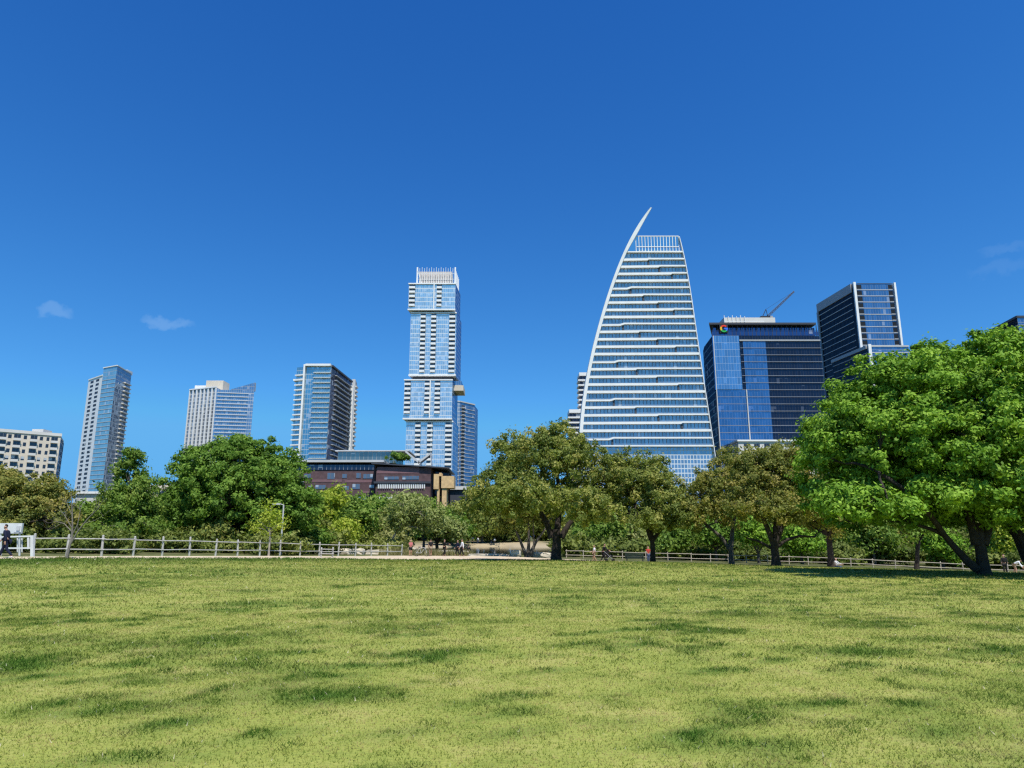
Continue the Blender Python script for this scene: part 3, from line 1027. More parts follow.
# --- dark banded tower just behind it
t = thing('office_tower', 'blue banded tower with thin floor lines, half hidden behind the tallest tower', 'tower', (*xy(465, 480, 650), GB))
A, B_, Cc = xy(447, 399, 640), xy(460, 402, 645), xy(474.5, 405.5, 662)
zt = zat(461, 402, 645)
gb = glass('deep_band_glass', (.28, .42, .6), (.04, .06, .10), 1.8, 3.5, mull=.16, hmull=.2, mcol=(.25, .3, .36), refl=.55, tilt=.02)
gb2 = glass('grey_band_glass', (.5, .6, .7), (.16, .2, .25), 1.8, 3.5, mull=.5, hmull=.8, mcol=(.4, .45, .5), refl=.5)
mb = MB(); mb.prism([A, B_, Cc, (Cc[0] + 2, Cc[1] + 25), (A[0], A[1] + 30)], GB, zt, 0, 2, mis=[1, 0, 0, 0, 0]); mb.build('curtain_wall', [gb, gb2, M_lgrey], t)
fl = Repeat('floor_slab', [M_lgrey], t); bal = Repeat('balcony', [M_lgrey, M_charcoal], t)
for k in range(38):
    zf = zt - 5.5 - 3.5 * k
    m_ = fl.new(); m_.slab(B_, Cc, .01, .6, zf - .2, zf + .2); fl.done()
    m_ = bal.new(); m_.slab(lerp2(B_, Cc, .12), lerp2(B_, Cc, .32), .03, 1.5, zf + .3, zf + 1.0); m_.slab(lerp2(B_, Cc, .12), lerp2(B_, Cc, .32), .01, .06, zf + 1.05, zf + 3.1, 1); bal.done()
mb = MB(); mb.slab(B_, Cc, -1, .9, zt - .02, zt + 1.1); mb.slab(A, B_, -1, .6, zt - .02, zt + 1.1); mb.build('parapet', M_lgrey, t)

# --- small stepped balcony tower left of the sail
t = thing('apartment_tower', 'small white stepped tower of open balconies peeking out left of the sail-shaped tower', 'tower', (*xy(577, 480, 450), GB))
ap = Repeat('balcony', [M_white], t)
for x0, x1, yt, YY in ((568.5, 578, 413, 446), (578.5, 592, 376, 452)):
    p0, p1 = xy(x0, yt, YY), xy(x1 + 4, yt, YY)
    z1 = zat(x0, yt, YY)
    mb = MB(); mb.box(p0[0] + .8, p1[0], YY, YY + 14, GB, z1); mb.build('wall', glass('balcony_tower_glass', (.35, .4, .48), (.04, .045, .06), 2, 3.3, hmull=.5, mcol=(.3, .3, .3), refl=.3), t)
    mb = MB(); mb.box(p0[0] + .4, p1[0], YY - 1, YY + 14, z1 + .02, z1 + 2.2); mb.build('roof_box', M_white, t)
    for k in range(22):
        zf = z1 - 3.4 - 3.3 * k
        if zf < 40:
            break
        m_ = ap.new(); m_.box(p0[0] - .4, p1[0], YY - 1.8, YY + 10, zf - .2, zf + .75); ap.done()

# --- sail-shaped tower
t = thing('skyscraper', 'white banded glass tower shaped like a sail with a curved blade rising to a point', 'skyscraper', (*xy(648, 480, 365), GB))
YS = 365.0
Lp = [(651, 209), (641, 222), (633, 236), (625, 252), (617, 271), (610, 290), (603, 313), (597, 335), (591, 358), (586.5, 382), (583, 404), (581, 426), (580, 448), (579.5, 475), (579, 530)]
Rp = [(676, 236), (678.5, 237), (682, 250), (689.5, 290), (695.5, 330), (701.5, 370), (707.5, 410), (713, 446), (717, 475), (722, 530)]
def edge_fn(P):
    z = [zat(px, py, YS) for px, py in P]; x = [pt(px, py, YS).x for px, py in P]
    o_ = np.argsort(z); z = np.array(z)[o_]; x = np.array(x)[o_]
    cf = np.polyfit(z / 100, x, 5)
    return lambda q: float(np.polyval(cf, q / 100))
xL = edge_fn(Lp); xR = edge_fn(Rp[1:])
ztip = zat(651, 209, YS); zroof = zat(660, 252.5, YS); zscr = zat(660, 236.5, YS); zbase = zat(650, 446, YS); zlo = GB
gsail = glass('sail_glass', (.52, .6, .68), (.14, .19, .26), 1.9, 4.0, mull=.42, hmull=0, mcol=(.12, .17, .25), refl=.55, tilt=.02, blinds=.1)
gslow = glass('sail_podium_glass', (.5, .62, .74), (.16, .22, .28), 1.7, 2.4, mull=.34, hmull=.5, mcol=(.62, .66, .68), refl=.6, tilt=.03, blinds=.12)
DS = 30.0
zs = [zbase + (zroof - zbase) * k / 40 for k in range(41)]
def body(mbx, zs, mi, fy=0.0, cap=True):
    ring = []
    for z in zs:
        a_, b_ = xL(z), xR(z)
        ring.append([(a_, YS + fy, z), (b_, YS + fy, z), (b_ - (b_ - a_) * .22, YS + DS, z), (a_ + (b_ - a_) * .22, YS + DS, z)])
    for r0, r1 in zip(ring[:-1], ring[1:]):
        for i in range(4):
            j = (i + 1) % 4
            P = [r0[i], r0[j], r1[j], r1[i]]
            mbx.poly(P, mi, [((p[0] if i in (0, 2) else p[1]) - 20, p[2]) for p in P])
    if cap:
        mbx.poly(ring[-1], mi)
mb = MB(); body(mb, zs, 0); mb.build('curtain_wall', gsail, t)
mb = MB(); body(mb, [zlo + (zbase - .05 - zlo) * k / 10 for k in range(11)], 0, .8); mb.build('podium_curtain_wall', gslow, t)
# white floor bands; each steps down to a deeper band at its left part
nb = 26
fh = (zroof - zbase) / nb
bands = Repeat('floor_band', [M_white], t); piers = Repeat('recess_pier', [M_charcoal], t)
steps = [.24, .42, .60, .78, None]
for k in range(nb + 1):
    h = zroof - fh * k
    a_, b_ = xL(h) + .2, xR(h) + .25
    W = b_ - a_
    s_ = steps[k % 5]
    m_ = bands.new()
    y0, y1 = YS - 1.3, YS - .02
    if s_ is None or k in (0,) or k == nb:
        top = [(a_, h + .2), (b_, h + .45)]; bot = [(a_, h - (1.2 if k not in (0, nb) else .4)), (b_, h - (.8 if k not in (0, nb) else .4))]
    else:
        xs_ = a_ + W * s_
        if k % 5 == 0:
            top = [(a_, h - .45), (xs_ - 2.0, h - .35), (xs_ + .4, h + .45), (b_, h + .4)]
            bot = [(a_, h - 1.35), (xs_ - 1.6, h - 1.25), (xs_ + .8, h - .4), (b_, h - .35)]
        else:
            top = [(a_, h + .05), (xs_ - .6, h + .3), (xs_, h + .4), (b_, h + .4)]
            bot = [(a_, h - 1.25), (xs_ - .6, h - .95), (xs_, h - .4), (b_, h - .35)]
        p_ = piers.new(); p_.box(xs_ - .5, xs_ + .5, YS - .5, YS - .01, h - fh + .6, h - .9); piers.done()
    for i in range(len(top) - 1):
        (xa, ta), (xb, tb) = top[i], top[i + 1]
        (xc, ba), (xd, bb) = bot[i], bot[i + 1]
        m_.poly([(xc, y0, ba), (xd, y0, bb), (xb, y0, tb), (xa, y0, ta)])
        m_.poly([(xa, y0, ta), (xb, y0, tb), (xb, y1, tb), (xa, y1, ta)])
        m_.poly([(xc, y1, ba), (xd, y1, bb), (xd, y0, bb), (xc, y0, ba)])
    m_.poly([(b_, y0, bot[-1][1]), (b_, y1, bot[-1][1]), (b_, y1, top[-1][1]), (b_, y0, top[-1][1])])
    bands.done()
# curved blade along the left edge, rising free past the roof
mb = MB()
zz = np.linspace(zbase - 12, ztip, 60)
ring = []
for z in zz:
    x_ = xL(z)
    q_ = max(0, (z - zroof) / (ztip - zroof)); wd = 1.7 + 1.0 * math.sin(math.pi * min(1, q_)) - .9 * q_
    ring.append([(x_ - .6, YS - 2.2, z), (x_ + wd - .6, YS - 1.9, z), (x_ + wd - .6, YS + 3.5, z), (x_ - .6, YS + 3.5, z)])
for r0, r1 in zip(ring[:-1], ring[1:]):
    for i in range(4):
        j = (i + 1) % 4
        mb.poly([r0[i], r0[j], r1[j], r1[i]])
mb.poly(ring[-1]); mb.poly(ring[0][::-1]); mb.build('curved_blade', M_white, t)
# right edge trim
mb = MB()
ring = []
for z in np.linspace(zbase - 10, zscr - .5, 40):
    x_ = xR(z)
    ring.append([(x_ - .1, YS - 1.5, z), (x_ + .22, YS - 1.5, z), (x_ + .22, YS + 1.2, z), (x_ - .1, YS + 1.2, z)])
for r0, r1 in zip(ring[:-1], ring[1:]):
    for i in range(4):
        j = (i + 1) % 4
        mb.poly([r0[i], r0[j], r1[j], r1[i]])
mb.poly(ring[-1]); mb.build('edge_trim', M_white, t)
# roof screen of clear glass and slim posts
m, nt = mat('clear_screen_glass')
tr = N(nt, 'ShaderNodeBsdfTransparent'); tr.inputs[0].default_value = (.75, .85, .92, 1)
gl = N(nt, 'ShaderNodeBsdfGlossy', i_Roughness=.05); gl.inputs[0].default_value = (.8, .88, .95, 1)
ms = N(nt, 'ShaderNodeMixShader'); ms.inputs[0].default_value = .4
nt.links.new(tr.outputs[0], ms.inputs[1]); nt.links.new(gl.outputs[0], ms.inputs[2]); out(nt, ms.outputs[0])
M_clear = m
xa, xb = xL(zscr) + 1.7, xR(zscr)
mb = MB(); mb.slab((xa, YS + .3), (xb, YS + .3), -.06, .06, zroof + .6, zscr); mb.slab((xb - .1, YS + .4), (xb - 5, YS + 24), -.06, .06, zroof + .6, zscr); mb.slab((xb - 5, YS + 24), (xa + 4, YS + 24), -.06, .06, zroof + .6, zscr); mb.build('roof_screen', M_clear, t)
mb = MB(); mb.poly([(xL(zroof) + 1.6, YS + .3, zroof + .6), (xa, YS + .3, zroof + .6), (xa, YS + .3, zscr)]); mb.build('roof_screen', M_clear, t)
ps = Repeat('screen_post', [M_white], t)
for k in range(15):
    x_ = xa + (xb - xa) * k / 14
    m_ = ps.new(); m_.box(x_ - .16, x_ + .16, YS - .05, YS + .2, zroof + .55, zscr); ps.done()
for k in range(9):
    x_ = xa + 4 + (xb - 5 - xa - 4) * k / 8
    m_ = ps.new(); m_.box(x_ - .13, x_ + .13, YS + 23.4, YS + 23.7, zroof + .55, zscr); ps.done()
mb = MB(); mb.box(xa, xb + .1, YS - .1, YS + .25, zscr + .02, zscr + .45); mb.box(xa + .3, xb, YS - .15, YS - .06, zroof + 3.2, zroof + 3.6); mb.build('screen_rail', M_white, t)
mb = MB(); mb.box(xa + 2, xb - 3, YS + 6, YS + 20, zroof, zroof + 4.2); mb.build('roof_plant_room', M_lgrey, t)

# --- blue glass office block with a coloured round sign
t = thing('office_block', 'deep blue glass office block with a round coloured letter sign and white rooftop plant', 'office block', (*xy(765, 470, 402), GB))
YG = 400.0
A, B_ = xy(712, 337, YG), xy(819.5, 341, YG)
zt = zat(765, 336, YG); zcr = zat(765, 323, YG)
Al = xy(704, 345, 424)
gA = glass('bright_blue_glass', (.40, .56, .78), (.06, .11, .2), 1.6, 4.2, mull=.09, hmull=.16, mcol=(.3, .42, .6), refl=.7, tilt=.03, blinds=.05, blind_col=(.2, .35, .6), rough=.02)
gB = glass('royal_blue_glass', (.22, .36, .58), (.02, .045, .1), 1.6, 4.2, mull=.07, hmull=0, mcol=(.16, .24, .4), refl=.72, tilt=.012, blinds=.03, blind_col=(.15, .25, .5))
gD = glass('painted_reflection_glass', (.07, .09, .14), (.012, .016, .028), 1.6, 4.2, mull=.08, hmull=0, mcol=(.05, .055, .07), refl=.5, tilt=.012, blinds=.05, blind_col=(.1, .12, .16))  # dark reflection of neighbouring buildings, put into the glass colour
gT = glass('terrace_glass', (.12, .2, .42), (.02, .03, .06), 2.4, 9, mull=.35, mcol=(.03, .03, .05), refl=.6)
gS = glass('shaded_side_glass', (.06, .08, .12), (.012, .014, .02), 1.6, 4.2, mull=.1, hmull=.6, mcol=(.05, .055, .07), refl=.4)  # shade of the west side put into the dark tint
dep = 34
x0, x1 = A[0], B_[0]
xm = xy(745, 380, YG)[0]; xd = xy(768, 380, YG)[0]; xn = xy(741, 380, YG)[0]
zmid = zat(725, 390, YG)
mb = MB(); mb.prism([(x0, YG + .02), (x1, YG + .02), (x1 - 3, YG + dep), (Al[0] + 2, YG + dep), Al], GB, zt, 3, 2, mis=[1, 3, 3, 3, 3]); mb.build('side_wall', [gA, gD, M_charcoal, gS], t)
mb = MB(); mb.slab((x0, YG), (xn, YG), .03, 1.6, zmid, zt - .3); mb.build('bright_glass_bay', gA, t)
mb = MB(); mb.slab((x0 + .6, YG), (xm, YG), .03, 1.0, GB, zmid - .02); mb.slab((xm + .05, YG), (xd, YG), .03, .7, GB, zt - 3.3); mb.build('blue_curtain_wall', gB, t)
mb = MB(); mb.slab((xd + .05, YG), (x1, YG), .03, .45, GB, zt - 3.3); mb.build('dark_reflection_wall', gD, t)  # same facade glass, tinted dark where it mirrors its neighbours
ln = Repeat('floor_line', [plain('slate_line', (.22, .24, .28), .5, .05, .5)], t)
k = 0
while zt - 3.4 - 4.2 * k > 36:
    zf = zt - 3.4 - 4.2 * k
    m_ = ln.new(); m_.slab((xn + .6 if zf > zmid else x0 + .6, YG), (x1, YG), .72 if zf > zmid else 1.02, 1.15, zf - .14, zf + .14)
    ln.done(); k += 1
mb = MB(); mb.slab((xm - .3, YG), (xm + .3, YG), 1.16, 1.5, GB, zmid); mb.slab((x0, YG), (x0 + .5, YG), 1.62, 1.8, 30, zt - .3); mb.build('vertical_fin', M_lgrey, t)
mb = MB(); mb.slab((xn + .3, YG), (x1, YG), .1, 1.3, zt - 3.2, zt - 2.6); mb.build('cornice', M_lgrey, t)
mb = MB(); mb.prism([(x0 + 1, YG + 2), (x1 - 1.5, YG + 2), (x1 - 2, YG + 28), (x0 + 9.5, YG + 28)], zt + .02, zcr - 2.4); mb.build('terrace_storey', gT, t)
ro = Repeat('terrace_post', [M_dark], t)
for k in range(22):
    x_ = x0 + 1 + (x1 - x0 - 2) * k / 21
    m_ = ro.new(); m_.box(x_ - .16, x_ + .16, YG + .3, YG + .7, zt + .02, zcr - 1.2); ro.done()
mb = MB(); mb.box(x0, x1, YG + .2, YG + .28, zt + 3.2, zt + 3.5); mb.box(x0, x1, YG + .2, YG + .28, zt + .3, zt + 2.9); mb.build('terrace_balustrade', gT, t)
mb = MB()
P = [(x0 - 1.6, YG - 1), (x1 - 1.5, YG - 1), (x1 - 1.5, YG + dep), (x0 + 10.5, YG + dep)]
mb.prism(P, zcr - 1.2, zcr, 0, 0); mb.build('roof_canopy', M_charcoal, t)
q0, q1 = xy(724, 318, YG + 8), xy(775, 318, YG + 8)
mb = MB(); mb.box(q0[0], q1[0], YG + 8, YG + 24, zcr + .02, zat(750, 317.5, YG + 8)); mb.build('roof_plant_room', M_conc, t)
pl = Repeat('roof_rail_post', [M_white], t)
for k in range(6):
    x_ = q0[0] + (q1[0] - q0[0]) * (.0 + .08 * k)
    m_ = pl.new(); m_.box(x_ - .15, x_ + .15, YG + 7.4, YG + 7.8, zcr + .05, zat(750, 315.5 + (k % 2), YG + 8)); pl.done()
m_ = pl.new(); m_.box(q0[0], q0[0] + 24, YG + 7.3, YG + 7.39, zcr + 3, zcr + 3.4); pl.done()
mb = MB(); q = xy(757, 318, YG + 7.6); mb.box(q[0] - 10, q[0] + 10, YG + 7.2, YG + 7.9, zcr + .1, zcr + 1.1); mb.build('roof_fascia', M_dark, t)
# round four-coloured letter sign: red top, yellow left, green bottom, blue right with its bar
sc_ = pt(724, 328.5, YG - 1.3)
R1_, R0_ = 2.25, 1.3
def arc(a0, a1, mt, nm):
    mbx = MB()
    n_ = 10
    for k in range(n_):
        a, b_ = R(a0 + (a1 - a0) * k / n_), R(a0 + (a1 - a0) * (k + 1) / n_)
        Fp = [(sc_.x + r * math.cos(q), sc_.y, sc_.z + r * math.sin(q)) for r, q in ((R0_, a), (R1_, a), (R1_, b_), (R0_, b_))]
        Bp = [(x, y + .35, z) for x, y, z in Fp]
        mbx.poly(Fp); mbx.poly(Bp[::-1])
        for i in range(4):
            j = (i + 1) % 4
            mbx.poly([Fp[j], Fp[i], Bp[i], Bp[j]])
    return mbx
sg = MB(); sg.box(sc_.x - 2.5, sc_.x + 2.5, sc_.y + .4, sc_.y + .9, sc_.z - 2.5, sc_.z + 2.5)
sgo = sg.build('sign', M_dark, t)
for a0, a1, mt, nm in ((42, 148, M_gred, 'red_arc'), (148, 212, M_gyel, 'yellow_arc'), (212, 318, M_ggrn, 'green_arc')):
    arc(a0, a1, mt, nm).build(nm, mt, sgo)
mbx = arc(318, 356, M_gblue, 'blue_arc')
mbx.box(sc_.x + .1, sc_.x + R1_, sc_.y - .05, sc_.y + .3, sc_.z - .5, sc_.z + .5)
mbx.build('blue_arc', M_gblue, sgo)
# pale podium at its foot
p0, p1 = xy(738, 440, 384), xy(815, 440, 384)
t = thing('podium_building', 'low pale flat-roofed building at the foot of the blue glass block', 'building', (*xy(770, 480, 384), GB))
mb = MB(); mb.box(p0[0], p1[0], 384, 397, GB, zat(765, 441.5, 384)); mb.build('wall', M_conc, t)
mb = MB(); mb.box(p0[0] - .6, p1[0] + .6, 383.2, 397.5, zat(765, 441.5, 384) + .02, zat(765, 439.8, 384)); mb.build('roof', M_white, t)
for k in range(7):
    x_ = p0[0] + 3 + k * (p1[0] - p0[0] - 6) / 6.5
    mb = MB(); mb.box(x_, x_ + 3.2, 383.9, 384.2, zat(765, 447, 384), zat(765, 443.5, 384)); mb.build('window', gd, t)

# --- luffing crane behind the roof plant
t = thing('tower_crane', 'dark luffing crane jib rising above the blue glass block roof', 'crane', (*xy(767, 318, 428), GB))
def lattice(p, q, w, n, r):
    mbx = MB(); p, q = Vector(p), Vector(q); d = (q - p); L0 = d.length; d.normalize()
    a = Vector((0, 1, 0)); b_ = d.cross(a).normalized()
    ch = [a * w + b_ * w, a * w - b_ * w, -a * w - b_ * w, -a * w + b_ * w]
    for c_ in ch:
        mbx.bar(p + c_, q + c_ * .6, r, n=5)
    for k in range(n):
        for i in range(4):
            f0, f1 = k / n, (k + 1) / n
            mbx.bar(p + d * L0 * f0 + ch[i] * (1 - .4 * f0), p + d * L0 * f1 + ch[(i + 1) % 4] * (1 - .4 * f1), r * .6, n=4)
    return mbx
jb, jt = pt(768, 316, 428), pt(794, 291.5, 428)
lattice((jb.x - 1, 428, GB), (jb.x - 1, 428, jb.z - 1.6), 1.0, 40, .22).build('mast', M_dark, t)
lattice(jb, jt, .55, 16, .2).build('jib', M_dark, t)
mb = MB(); mb.box(jb.x - 5, jb.x + .6, 426.6, 429.4, jb.z - 1.5, jb.z - .4); mb.box(jb.x - 5.5, jb.x - 3.4, 426.4, 429.6, jb.z - 3.2, jb.z - 1.52); mb.build('counterweight', M_dark, t)
mb = MB(); mb.bar((jb.x - 3.5, 428, jb.z - .4), (jb.x - 1, 428, jb.z + 4.5), .22); mb.bar((jb.x - 1, 428, jb.z + 4.5), (jb.x - .2, 428, jb.z - .3), .18); mb.bar((jb.x - 1, 428, jb.z + 4.5), jt - Vector((1, 0, .6)), .07); mb.build('stay_frame', M_dark, t)
mb = MB(); mb.box(jb.x + .7, jb.x + 2.4, 426, 428.2, jb.z - 2.6, jb.z - .5); mb.build('cab', M_grey, t)

# --- dark tower with white fins, right
t = thing('office_tower', 'dark tower with white vertical fins and pinstriped side above the large bright tree', 'tower', (*xy(860, 470, 430), GB))
YR = 425.0
A, B_ = xy(852.5, 284, YR), xy(894.5, 284, YR)
zt = zat(875, 284, YR)
# back-left corner from where the side's roof line ends
Yb = YR * 1.10
Lb = xy(817, 303, Yb)
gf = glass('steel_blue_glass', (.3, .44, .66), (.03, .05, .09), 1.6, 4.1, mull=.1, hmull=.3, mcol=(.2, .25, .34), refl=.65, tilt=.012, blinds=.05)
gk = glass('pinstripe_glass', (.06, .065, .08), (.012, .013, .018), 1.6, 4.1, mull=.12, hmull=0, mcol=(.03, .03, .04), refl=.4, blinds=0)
Bb = (B_[0] - 6, B_[1] + 42)
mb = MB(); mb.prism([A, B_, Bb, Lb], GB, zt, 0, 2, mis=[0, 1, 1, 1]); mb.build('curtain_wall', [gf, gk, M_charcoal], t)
pn_ = Repeat('pinstripe', [M_lgrey], t); fl = Repeat('floor_slab', [M_lgrey], t); rc = Repeat('corner_balcony', [M_grey, M_black], t)
for k in range(30):
    zf = zt - 4.0 - 4.1 * k
    if zf < 30:
        break
    if k > 0:
        m_ = pn_.new(); m_.slab(lerp2(Lb, A, .04), lerp2(Lb, A, .94), .01, .35, zf - .2, zf + .2); pn_.done()
    m_ = fl.new(); m_.slab(lerp2(A, B_, .2), lerp2(A, B_, .84), .01, .3, zf - .2, zf + .2); fl.done()
    for f0, f1 in ((.075, .2), (.84, .93)):
        m_ = rc.new(); m_.slab(lerp2(A, B_, f0), lerp2(A, B_, f1), .012, .12, zf + .5, zf + 3.4, 1); m_.slab(lerp2(A, B_, f0), lerp2(A, B_, f1), .13, .5, zf - .25, zf + .45, 0); rc.done()
mb = MB(); mb.slab(A, lerp2(A, B_, .055), -1.0, 1.3, GB, zt + .9); mb.slab(lerp2(A, B_, .955), lerp2(A, B_, 1.0), -1.0, 1.5, GB, zt + .5); mb.build('vertical_fin', M_white, t)
mb = MB(); mb.slab(Lb, lerp2(Lb, A, .97), .02, .7, zt - 5.2, zt + .6); mb.build('side_parapet', plain('mid_grey_panel', (.36, .35, .36), .6, .05, .2), t)
mb = MB(); mb.slab(lerp2(Lb, A, -.01), lerp2(Lb, A, .03), .01, .9, GB, zt - 5.3); mb.build('back_fin', M_grey, t)
mb = MB(); mb.slab(lerp2(A, B_, .1), lerp2(A, B_, .93), -.8, .3, zt - .02, zt + .35); mb.build('roof_edge', M_charcoal, t)
# lower wing
W0, W1 = xy(867.5, 347, 405), xy(908, 344, 405)
zw = zat(880, 346, 405)
Wl = xy(833, 372, 405 * 1.09)
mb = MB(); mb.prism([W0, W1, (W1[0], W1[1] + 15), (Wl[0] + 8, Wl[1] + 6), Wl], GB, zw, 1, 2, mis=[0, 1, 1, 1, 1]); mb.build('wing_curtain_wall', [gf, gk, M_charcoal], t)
mb = MB(); mb.slab(W0, lerp2(W0, W1, .07), -.6, 1.2, GB, zw + .9); mb.build('wing_fin', M_white, t)
mb = MB(); mb.slab(Wl, lerp2(Wl, W0, .98), .01, .6, zw - 1.5, zw + .5); mb.slab(lerp2(W0, W1, .075), W1, -.6, .6, zw - .6, zw + .3); mb.build('wing_parapet', M_lgrey, t)
for k in range(1, 12):
    zf = zw - 4.1 * k
    m_ = pn_.new(); m_.slab(lerp2(Wl, W0, .03), lerp2(Wl, W0, .97), .01, .35, zf - .2, zf + .2); pn_.done()
    m_ = fl.new(); m_.slab(lerp2(W0, W1, .08), W1, .01, .4, zf - .25, zf + .25); fl.done()

# --- dark slab at the right edge
t = thing('office_tower', 'dark grey roof corner of a tower behind the large bright tree, at the right edge', 'tower', (*xy(1020, 470, 352), GB))
A, B_, Lb = xy(1017, 317.5, 350), xy(1075, 317, 350), xy(990, 328, 376)
zt = zat(1017, 318, 350)
mb = MB(); mb.prism([A, B_, (B_[0], 390), Lb], GB, zt, 1, 2, mis=[0, 1, 1, 1]); mb.build('curtain_wall', [gf, gk, M_charcoal], t)
mb = MB(); mb.slab(Lb, A, -.5, .5, zt, zt + 1.2, 0, .3); mb.slab(A, B_, -.5, .5, zt, zt + 1.2, 0, .3); mb.build('parapet', M_charcoal, t)
fl = Repeat('floor_slab', [M_grey], t)
for k in range(1, 9):
    m_ = fl.new(); m_.slab(Lb, A, .01, .4, zt - 4.1 * k, zt - 4.1 * k + .4); m_.slab(A, B_, .01, .4, zt - 4.1 * k, zt - 4.1 * k + .4); fl.done()

# --- dark brick library-like block
t = thing('brick_building', 'long dark maroon brick building with flat overhanging roofs and pale louvre rows', 'building', (*xy(370, 500, 250), GB))
YL = 250.0
p0, p1 = xy(292, 462, YL), xy(376, 462, YL)
zr = zat(330, 461.5, YL)
gl_ = glass('library_glass', (.5, .54, .6), (.10, .11, .13), 1.2, 3.6, mull=.16, mcol=(.15, .12, .13), refl=.35, blinds=.15)
mb = MB(); mb.box(p0[0], p1[0], YL, YL + 34, GB, zr - 1.2); mb.build('wall', M_brick, t)
mb = MB(); mb.box(p0[0] - 2, p1[0] + 3, YL - 1.2, YL + 36, zr - .35, zr + .45); mb.build('roof', M_lgrey, t)
mb = MB(); mb.box(p0[0] + .5, p1[0] - .5, YL - .25, YL - .02, zr - 3.0, zr - 1.2); mb.build('clerestory', glass('clerestory_glass', (.12, .15, .2), (.02, .02, .03), 1.5, 4, refl=.5), t)
a0, a1 = xy(338, 452, YL + 10), xy(396, 452, YL + 10)
zp0, zp1 = zr + .5, zat(360, 450.5, YL + 10)
mb = MB(); mb.box(a0[0], a1[0], YL + 10, YL + 28, zp0, zp1 - .4); mb.build('penthouse', glass('penthouse_glass', (.34, .42, .42), (.10, .13, .13), 1.6, 4, mull=.14, mcol=(.26, .28, .28), refl=.5), t)
mb = MB(); mb.box(a0[0] - .8, a1[0] + 5, YL + 9, YL + 29, zp1 - .38, zp1); mb.build('penthouse_roof', M_lgrey, t)
wn = Repeat('window', [gl_], t)
for px0, px1, py0, py1 in ((304, 311, 474, 478), (327, 335, 473, 479), (342, 347, 474, 478), (356, 361, 473, 478), (363, 373, 474, 478.5), (315, 326, 485, 489), (330, 339, 493, 497),
                           (352, 360, 484, 489), (369, 374, 485, 488), (308, 313, 486, 490), (343, 349, 486, 490), (300, 304, 480, 484), (358, 368, 496, 500)):
    q0, q1 = pt(px0, py1, YL), pt(px1, py0, YL)
    m_ = wn.new(); m_.box(q0.x, q1.x, YL - .12, YL - .01, q0.z, q1.z); wn.done()
bd = Repeat('plum_band', [M_brick2], t)
for px0, px1, py0, py1 in ((312, 342, 479.5, 482), (345, 374, 480, 482.5), (300, 318, 490, 492), (338, 352, 490.5, 492.5), (362, 374, 491, 493)):
    q0, q1 = pt(px0, py1, YL), pt(px1, py0, YL)
    m_ = bd.new(); m_.box(q0.x, q1.x, YL - .1, YL - .01, q0.z, q1.z); bd.done()
# right-hand section
YQ = 244.0
p0, p1 = xy(376.5, 466, YQ), xy(431, 466, YQ)
zq = zat(400, 465.5, YQ)
mb = MB(); mb.box(p0[0], p1[0], YQ, YQ + 30, GB, zq - .8); mb.build('right_wall', M_brick, t)
mb = MB(); mb.box(p0[0] + .3, p1[0] - 4, YQ - .12, YQ - .01, zat(400, 473.5, YQ), zat(400, 467, YQ)); mb.build('plum_band', M_brick2, t)
q0, q1 = xy(378, 476, YQ), xy(421, 476, YQ)
for c0, c1, h0, h1 in ((384, 399, 476.5, 479.5), (402, 419, 476, 479.5)):
    q0, q1 = pt(c0, h1, YQ), pt(c1, h0, YQ)
    m_ = wn.new(); m_.box(q0.x, q1.x, YQ - .14, YQ - .01, q0.z, q1.z); wn.done()
lv = Repeat('louvre', [M_white], t)
for (c0, c1, h0, h1, n_) in ((378, 426, 484, 488.5, 26), (376, 393, 496.5, 500.5, 10)):
    q0, q1 = pt(c0, h1, YQ), pt(c1, h0, YQ)
    for k in range(n_):
        x_ = q0.x + (q1.x - q0.x) * k / n_
        m_ = lv.new(); m_.box(x_, x_ + .34, YQ - .4, YQ - .03, q0.z, q1.z); lv.done()
mb = MB(); q0 = pt(374, 483.5, YQ); q1 = pt(431, 481.5, YQ); mb.box(q0.x, q1.x, YQ - .6, YQ - .16, q0.z, q1.z); mb.build('ledge', M_charcoal, t)
# angled canopies
mb = MB()
def slantslab(pa, pb, th, d0, d1, mbx):
    (xa, za_), (xb_, zb_) = pa, pb
    Fp = [(xa, d0, za_ - th), (xb_, d0, zb_ - th), (xb_, d0, zb_), (xa, d0, za_)]
    Bp = [(x, d1, z) for x, _, z in Fp]
    mbx.poly(Fp); mbx.poly(Bp[::-1])
    for i in range(4):
        j = (i + 1) % 4
        mbx.poly([Fp[j], Fp[i], Bp[i], Bp[j]])
c0, c1 = pt(372, 463, YQ), pt(449, 467.5, YQ)
slantslab((c0.x, c0.z), (c1.x, c1.z), .4, YQ - 1.2, YQ + 26, mb); mb.build('sloped_canopy', M_charcoal, t)
mb = MB()
c0, c1 = pt(406, 450.5, YQ + 4), pt(421, 463, YQ + 4)
slantslab((c0.x, c0.z), (c1.x, c1.z), .8, YQ + 2, YQ + 6, mb)
c0, c1 = pt(419, 462, YQ + 4), pt(431, 453, YQ + 4)
slantslab((c0.x, c0.z), (c1.x, c1.z), .8, YQ + 2, YQ + 6, mb)
c0, c1 = pt(431, 453, YQ + 4), pt(431.9, 464, YQ + 4)
slantslab((c0.x, c0.z), (c1.x, c1.z), 1.2, YQ + 2, YQ + 6, mb)
mb.build('angled_roof_frame', M_lgrey, t)
mb = MB(); q0, q1 = xy(431.2, 480, YQ), xy(446, 480, YQ); mb.box(q0[0], q1[0], YQ + 8, YQ + 26, GB, zat(440, 468, YQ) - .6); mb.build('glazed_stair', gk, t)

